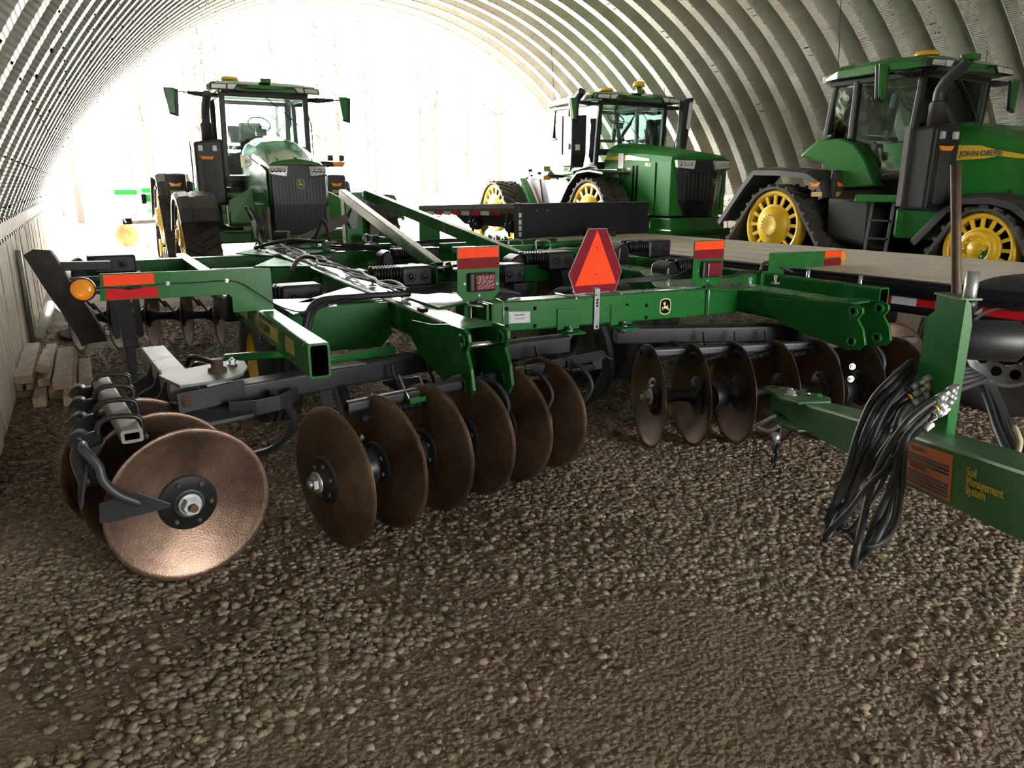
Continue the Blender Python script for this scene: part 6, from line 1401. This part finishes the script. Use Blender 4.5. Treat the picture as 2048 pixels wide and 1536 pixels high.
# jack holding the tongue off the ground, out of frame to the right
gb(MB().cyl((1.95,.45,.0),(1.95,.45,.8),.04,16).bx(1.87,2.03,.37,.53,0,.012),'tongue_jack',GD)

# ================================================================== lumber and odds along the left wall
def timber(p0,p1,w,h,label,nm='timber'):
    p0=V(*p0); p1=V(*p1); o=MB().beam(p0,p1,w,h,.08).build(nm,'lumber',None,p0,.003); o.location=p0
    # grain follows the length: object Y is already along it
    tag(o,label,'timber'); return o
timber((-.555,6.76,.03),(-.555,8.2,.03),.115,.056,'dark bottom board of the lumber stack nearest the left wall')
timber((-.585,6.74,.083),(-.585,8.2,.083),.04,.042,'thin spacer strip sandwiched under the top board by the left wall')
timber((-.52,6.74,.083),(-.52,8.2,.083),.04,.042,'pale spacer stick right of the thin strip in the wall-side stack')
timber((-.55,6.76,.141),(-.55,8.2,.141),.12,.066,'weathered top board of the stack nearest the left wall')
timber((-.445,6.38,.038),(-.445,8.2,.038),.085,.075,'round-edged ground timber sticking out second from the left wall')
timber((-.345,6.6,.038),(-.345,8.2,.038),.09,.075,'ground timber hidden under the pale plank in the lumber pile')
timber((-.245,6.30,.038),(-.245,8.2,.038),.09,.075,'long ground timber sticking out furthest towards the camera')
timber((-.415,6.72,.112),(-.40,8.25,.112),.085,.06,'pale sawn plank on top in the middle of the lumber pile')
timber((-.29,6.55,.112),(-.275,8.0,.112),.13,.064,'wide pale timber on top at the right of the lumber pile')
timber((-.42,6.80,.205),(-.40,7.5,.205),.085,.07,'short tilted block lying on top of the lumber pile').rotation_euler=(0,.4,0)
timber((-.14,6.85,.045),(-.14,7.65,.045),.095,.085,'short stub beam at the right foot of the lumber pile')
o=MB().cyl((-.54,9.3,.07),(-.48,10.9,.16),.055,18).build('plastic_pipe','white'); tag(o,'dusty white plastic pipe lying behind the lumber by the left wall','pipe')
o=MB().cyl((-.59,8.9,0.0),(-.59,8.9,.98),.028,14).build('wall_pipe','galv'); tag(o,'thin grey pipe standing against the left wall boards','pipe')
mb=MB(); mb.sheet([(-.40,10.0,.24),(-.34,10.0,.17),(-.31,10.0,.10),(-.20,10.0,.05)],(0,.3,.02),.008); o=mb.build('feed_bag','white'); tag(o,'crumpled white sack lying behind the lumber by the left wall','sack')
mb=MB(); q_=random.Random(3); bm=bmesh.new(); bmesh.ops.create_icosphere(bm,subdivisions=3,radius=1)
for v in bm.verts: v.co*=1+.25*noise.noise(v.co*2.3); v.co=Vector((v.co.x*.17,v.co.y*.45,v.co.z*.07))
me=bpy.data.meshes.new('debris_heap'); bm.to_mesh(me); bm.free(); me.materials.append(M['rubber']); o=bpy.data.objects.new('debris_heap',me); COL.objects.link(o); o.location=(-.22,9.35,.03); o.scale=(1,.7,1); tag(o,'low dark heap of swept debris behind the lumber pile','debris')
o=MB().bx(-.10,.30,16.3,16.8,0,.20).build('wooden_block','rustpipe',bevel=.02); tag(o,'brown wooden block on the bright ground near the left wall end','block')

# ================================================================== second disc implement far outside, left of the tractor
fo=V(2.0,21.3,0); fi=root('field_cultivator',fo,'overexposed bright green disc implement parked outside, left of the front tractor','implement')
fi.location=(2.15,23.0,0); fi.scale=(1.08,1.08,1.08)
def fb(mb,nm,m,b=0): return mb.build(nm,m,fi,fo,b)
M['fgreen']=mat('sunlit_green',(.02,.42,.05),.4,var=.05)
fb(MB().beam((.75,20.6,1.32),(1.25,20.6,1.32),.12,.13,.1),'front_beam','fgreen'); fb(MB().beam((1.35,20.8,1.36),(3.4,20.8,1.36),.10,.12,.1),'frame_beam','fgreen'); fb(MB().beam((1.40,20.6,1.18),(3.4,20.6,1.18),.12,.18,.1),'frame_beam','fgreen')
fb(MB().beam((1.45,20.5,.9),(1.85,20.2,.72),.10,.10,.1),'gang_brace','fgreen'); fb(MB().bx(1.32,1.42,20.45,20.7,1.05,1.28),'beam_end','dark')
fb(MB().beam((1.05,20.4,.62),(2.7,20.3,.68),.09,.09,.1),'gang_beam','gangtop')
for x,y in ((.92,20.9),(2.45,20.5)): fb(MB().lathe([(.02,0),(.28,.05),(.28,.056),(.02,.01)],(x,y,.30),(.35,-1,0),36),'disc_blade','farust')
for x in (1.28,1.98,2.30): fb(MB().lathe([(.02,0),(.24,.05),(.24,.056),(.02,.01)],(x,20.3,.25),(1,-.35,0),36),'disc_blade','farust')
for x in (.9,1.15,1.6,1.85,2.1,2.35): fb(MB().tube(smooth_path([(x,20.5,1.15),(x+.04,20.45,.95),(x-.02,20.4,.75),(x+.02,20.4,.62)],4),.02,8),'gang_hanger','galv')
fb(MB().bx(.85,1.05,20.4,20.6,.58,.72),'clamp_block','dark'); fb(MB().lathe([(.11,-.06),(.14,0),(.11,.06),(0,.06)],(3.0,20.5,.14),(1,-.3,0),20),'gauge_wheel','black')
# ================================================================== white pickup far outside
po=V(17.2,36.5,0); pk=root('pickup_truck',po,'distant white pickup truck seen outside between the tractor and the trailer','truck',rz=math.radians(-35))
mb=MB(); prof=[(-2.6,.45),(2.7,.45),(2.75,1.0),(1.6,1.15),(1.0,1.85),(-.4,1.9),(-.8,1.2),(-2.6,1.15)]
mb.prism([(x,-.95,z) for x,z in prof],(0,1.9,0)); mb.build('body','white',pk,bevel=.05)
mb=MB(); mb.prism([(1.5,-.96,1.2),(1.0,-.96,1.75),(-.3,-.96,1.8),(-.6,-.96,1.25)],(0,1.92,0)); mb.build('side_window','white',pk)  # panes coloured white to stand in for the blown-out glare outside
for x in (-1.7,1.75):
    for s in (-1,1):
        t=MB().lathe(tyre_rings(.46,.26),(0,0,0),(0,1,0),40).build('wheel','rubber',pk,loc=(x,s*.9,.46)); MB().lathe([(.26,.12),(.25,.08),(.1,.1),(0,.1)],(0,0,0),(0,s,0),28).build('wheel_rim','whiterim',t)
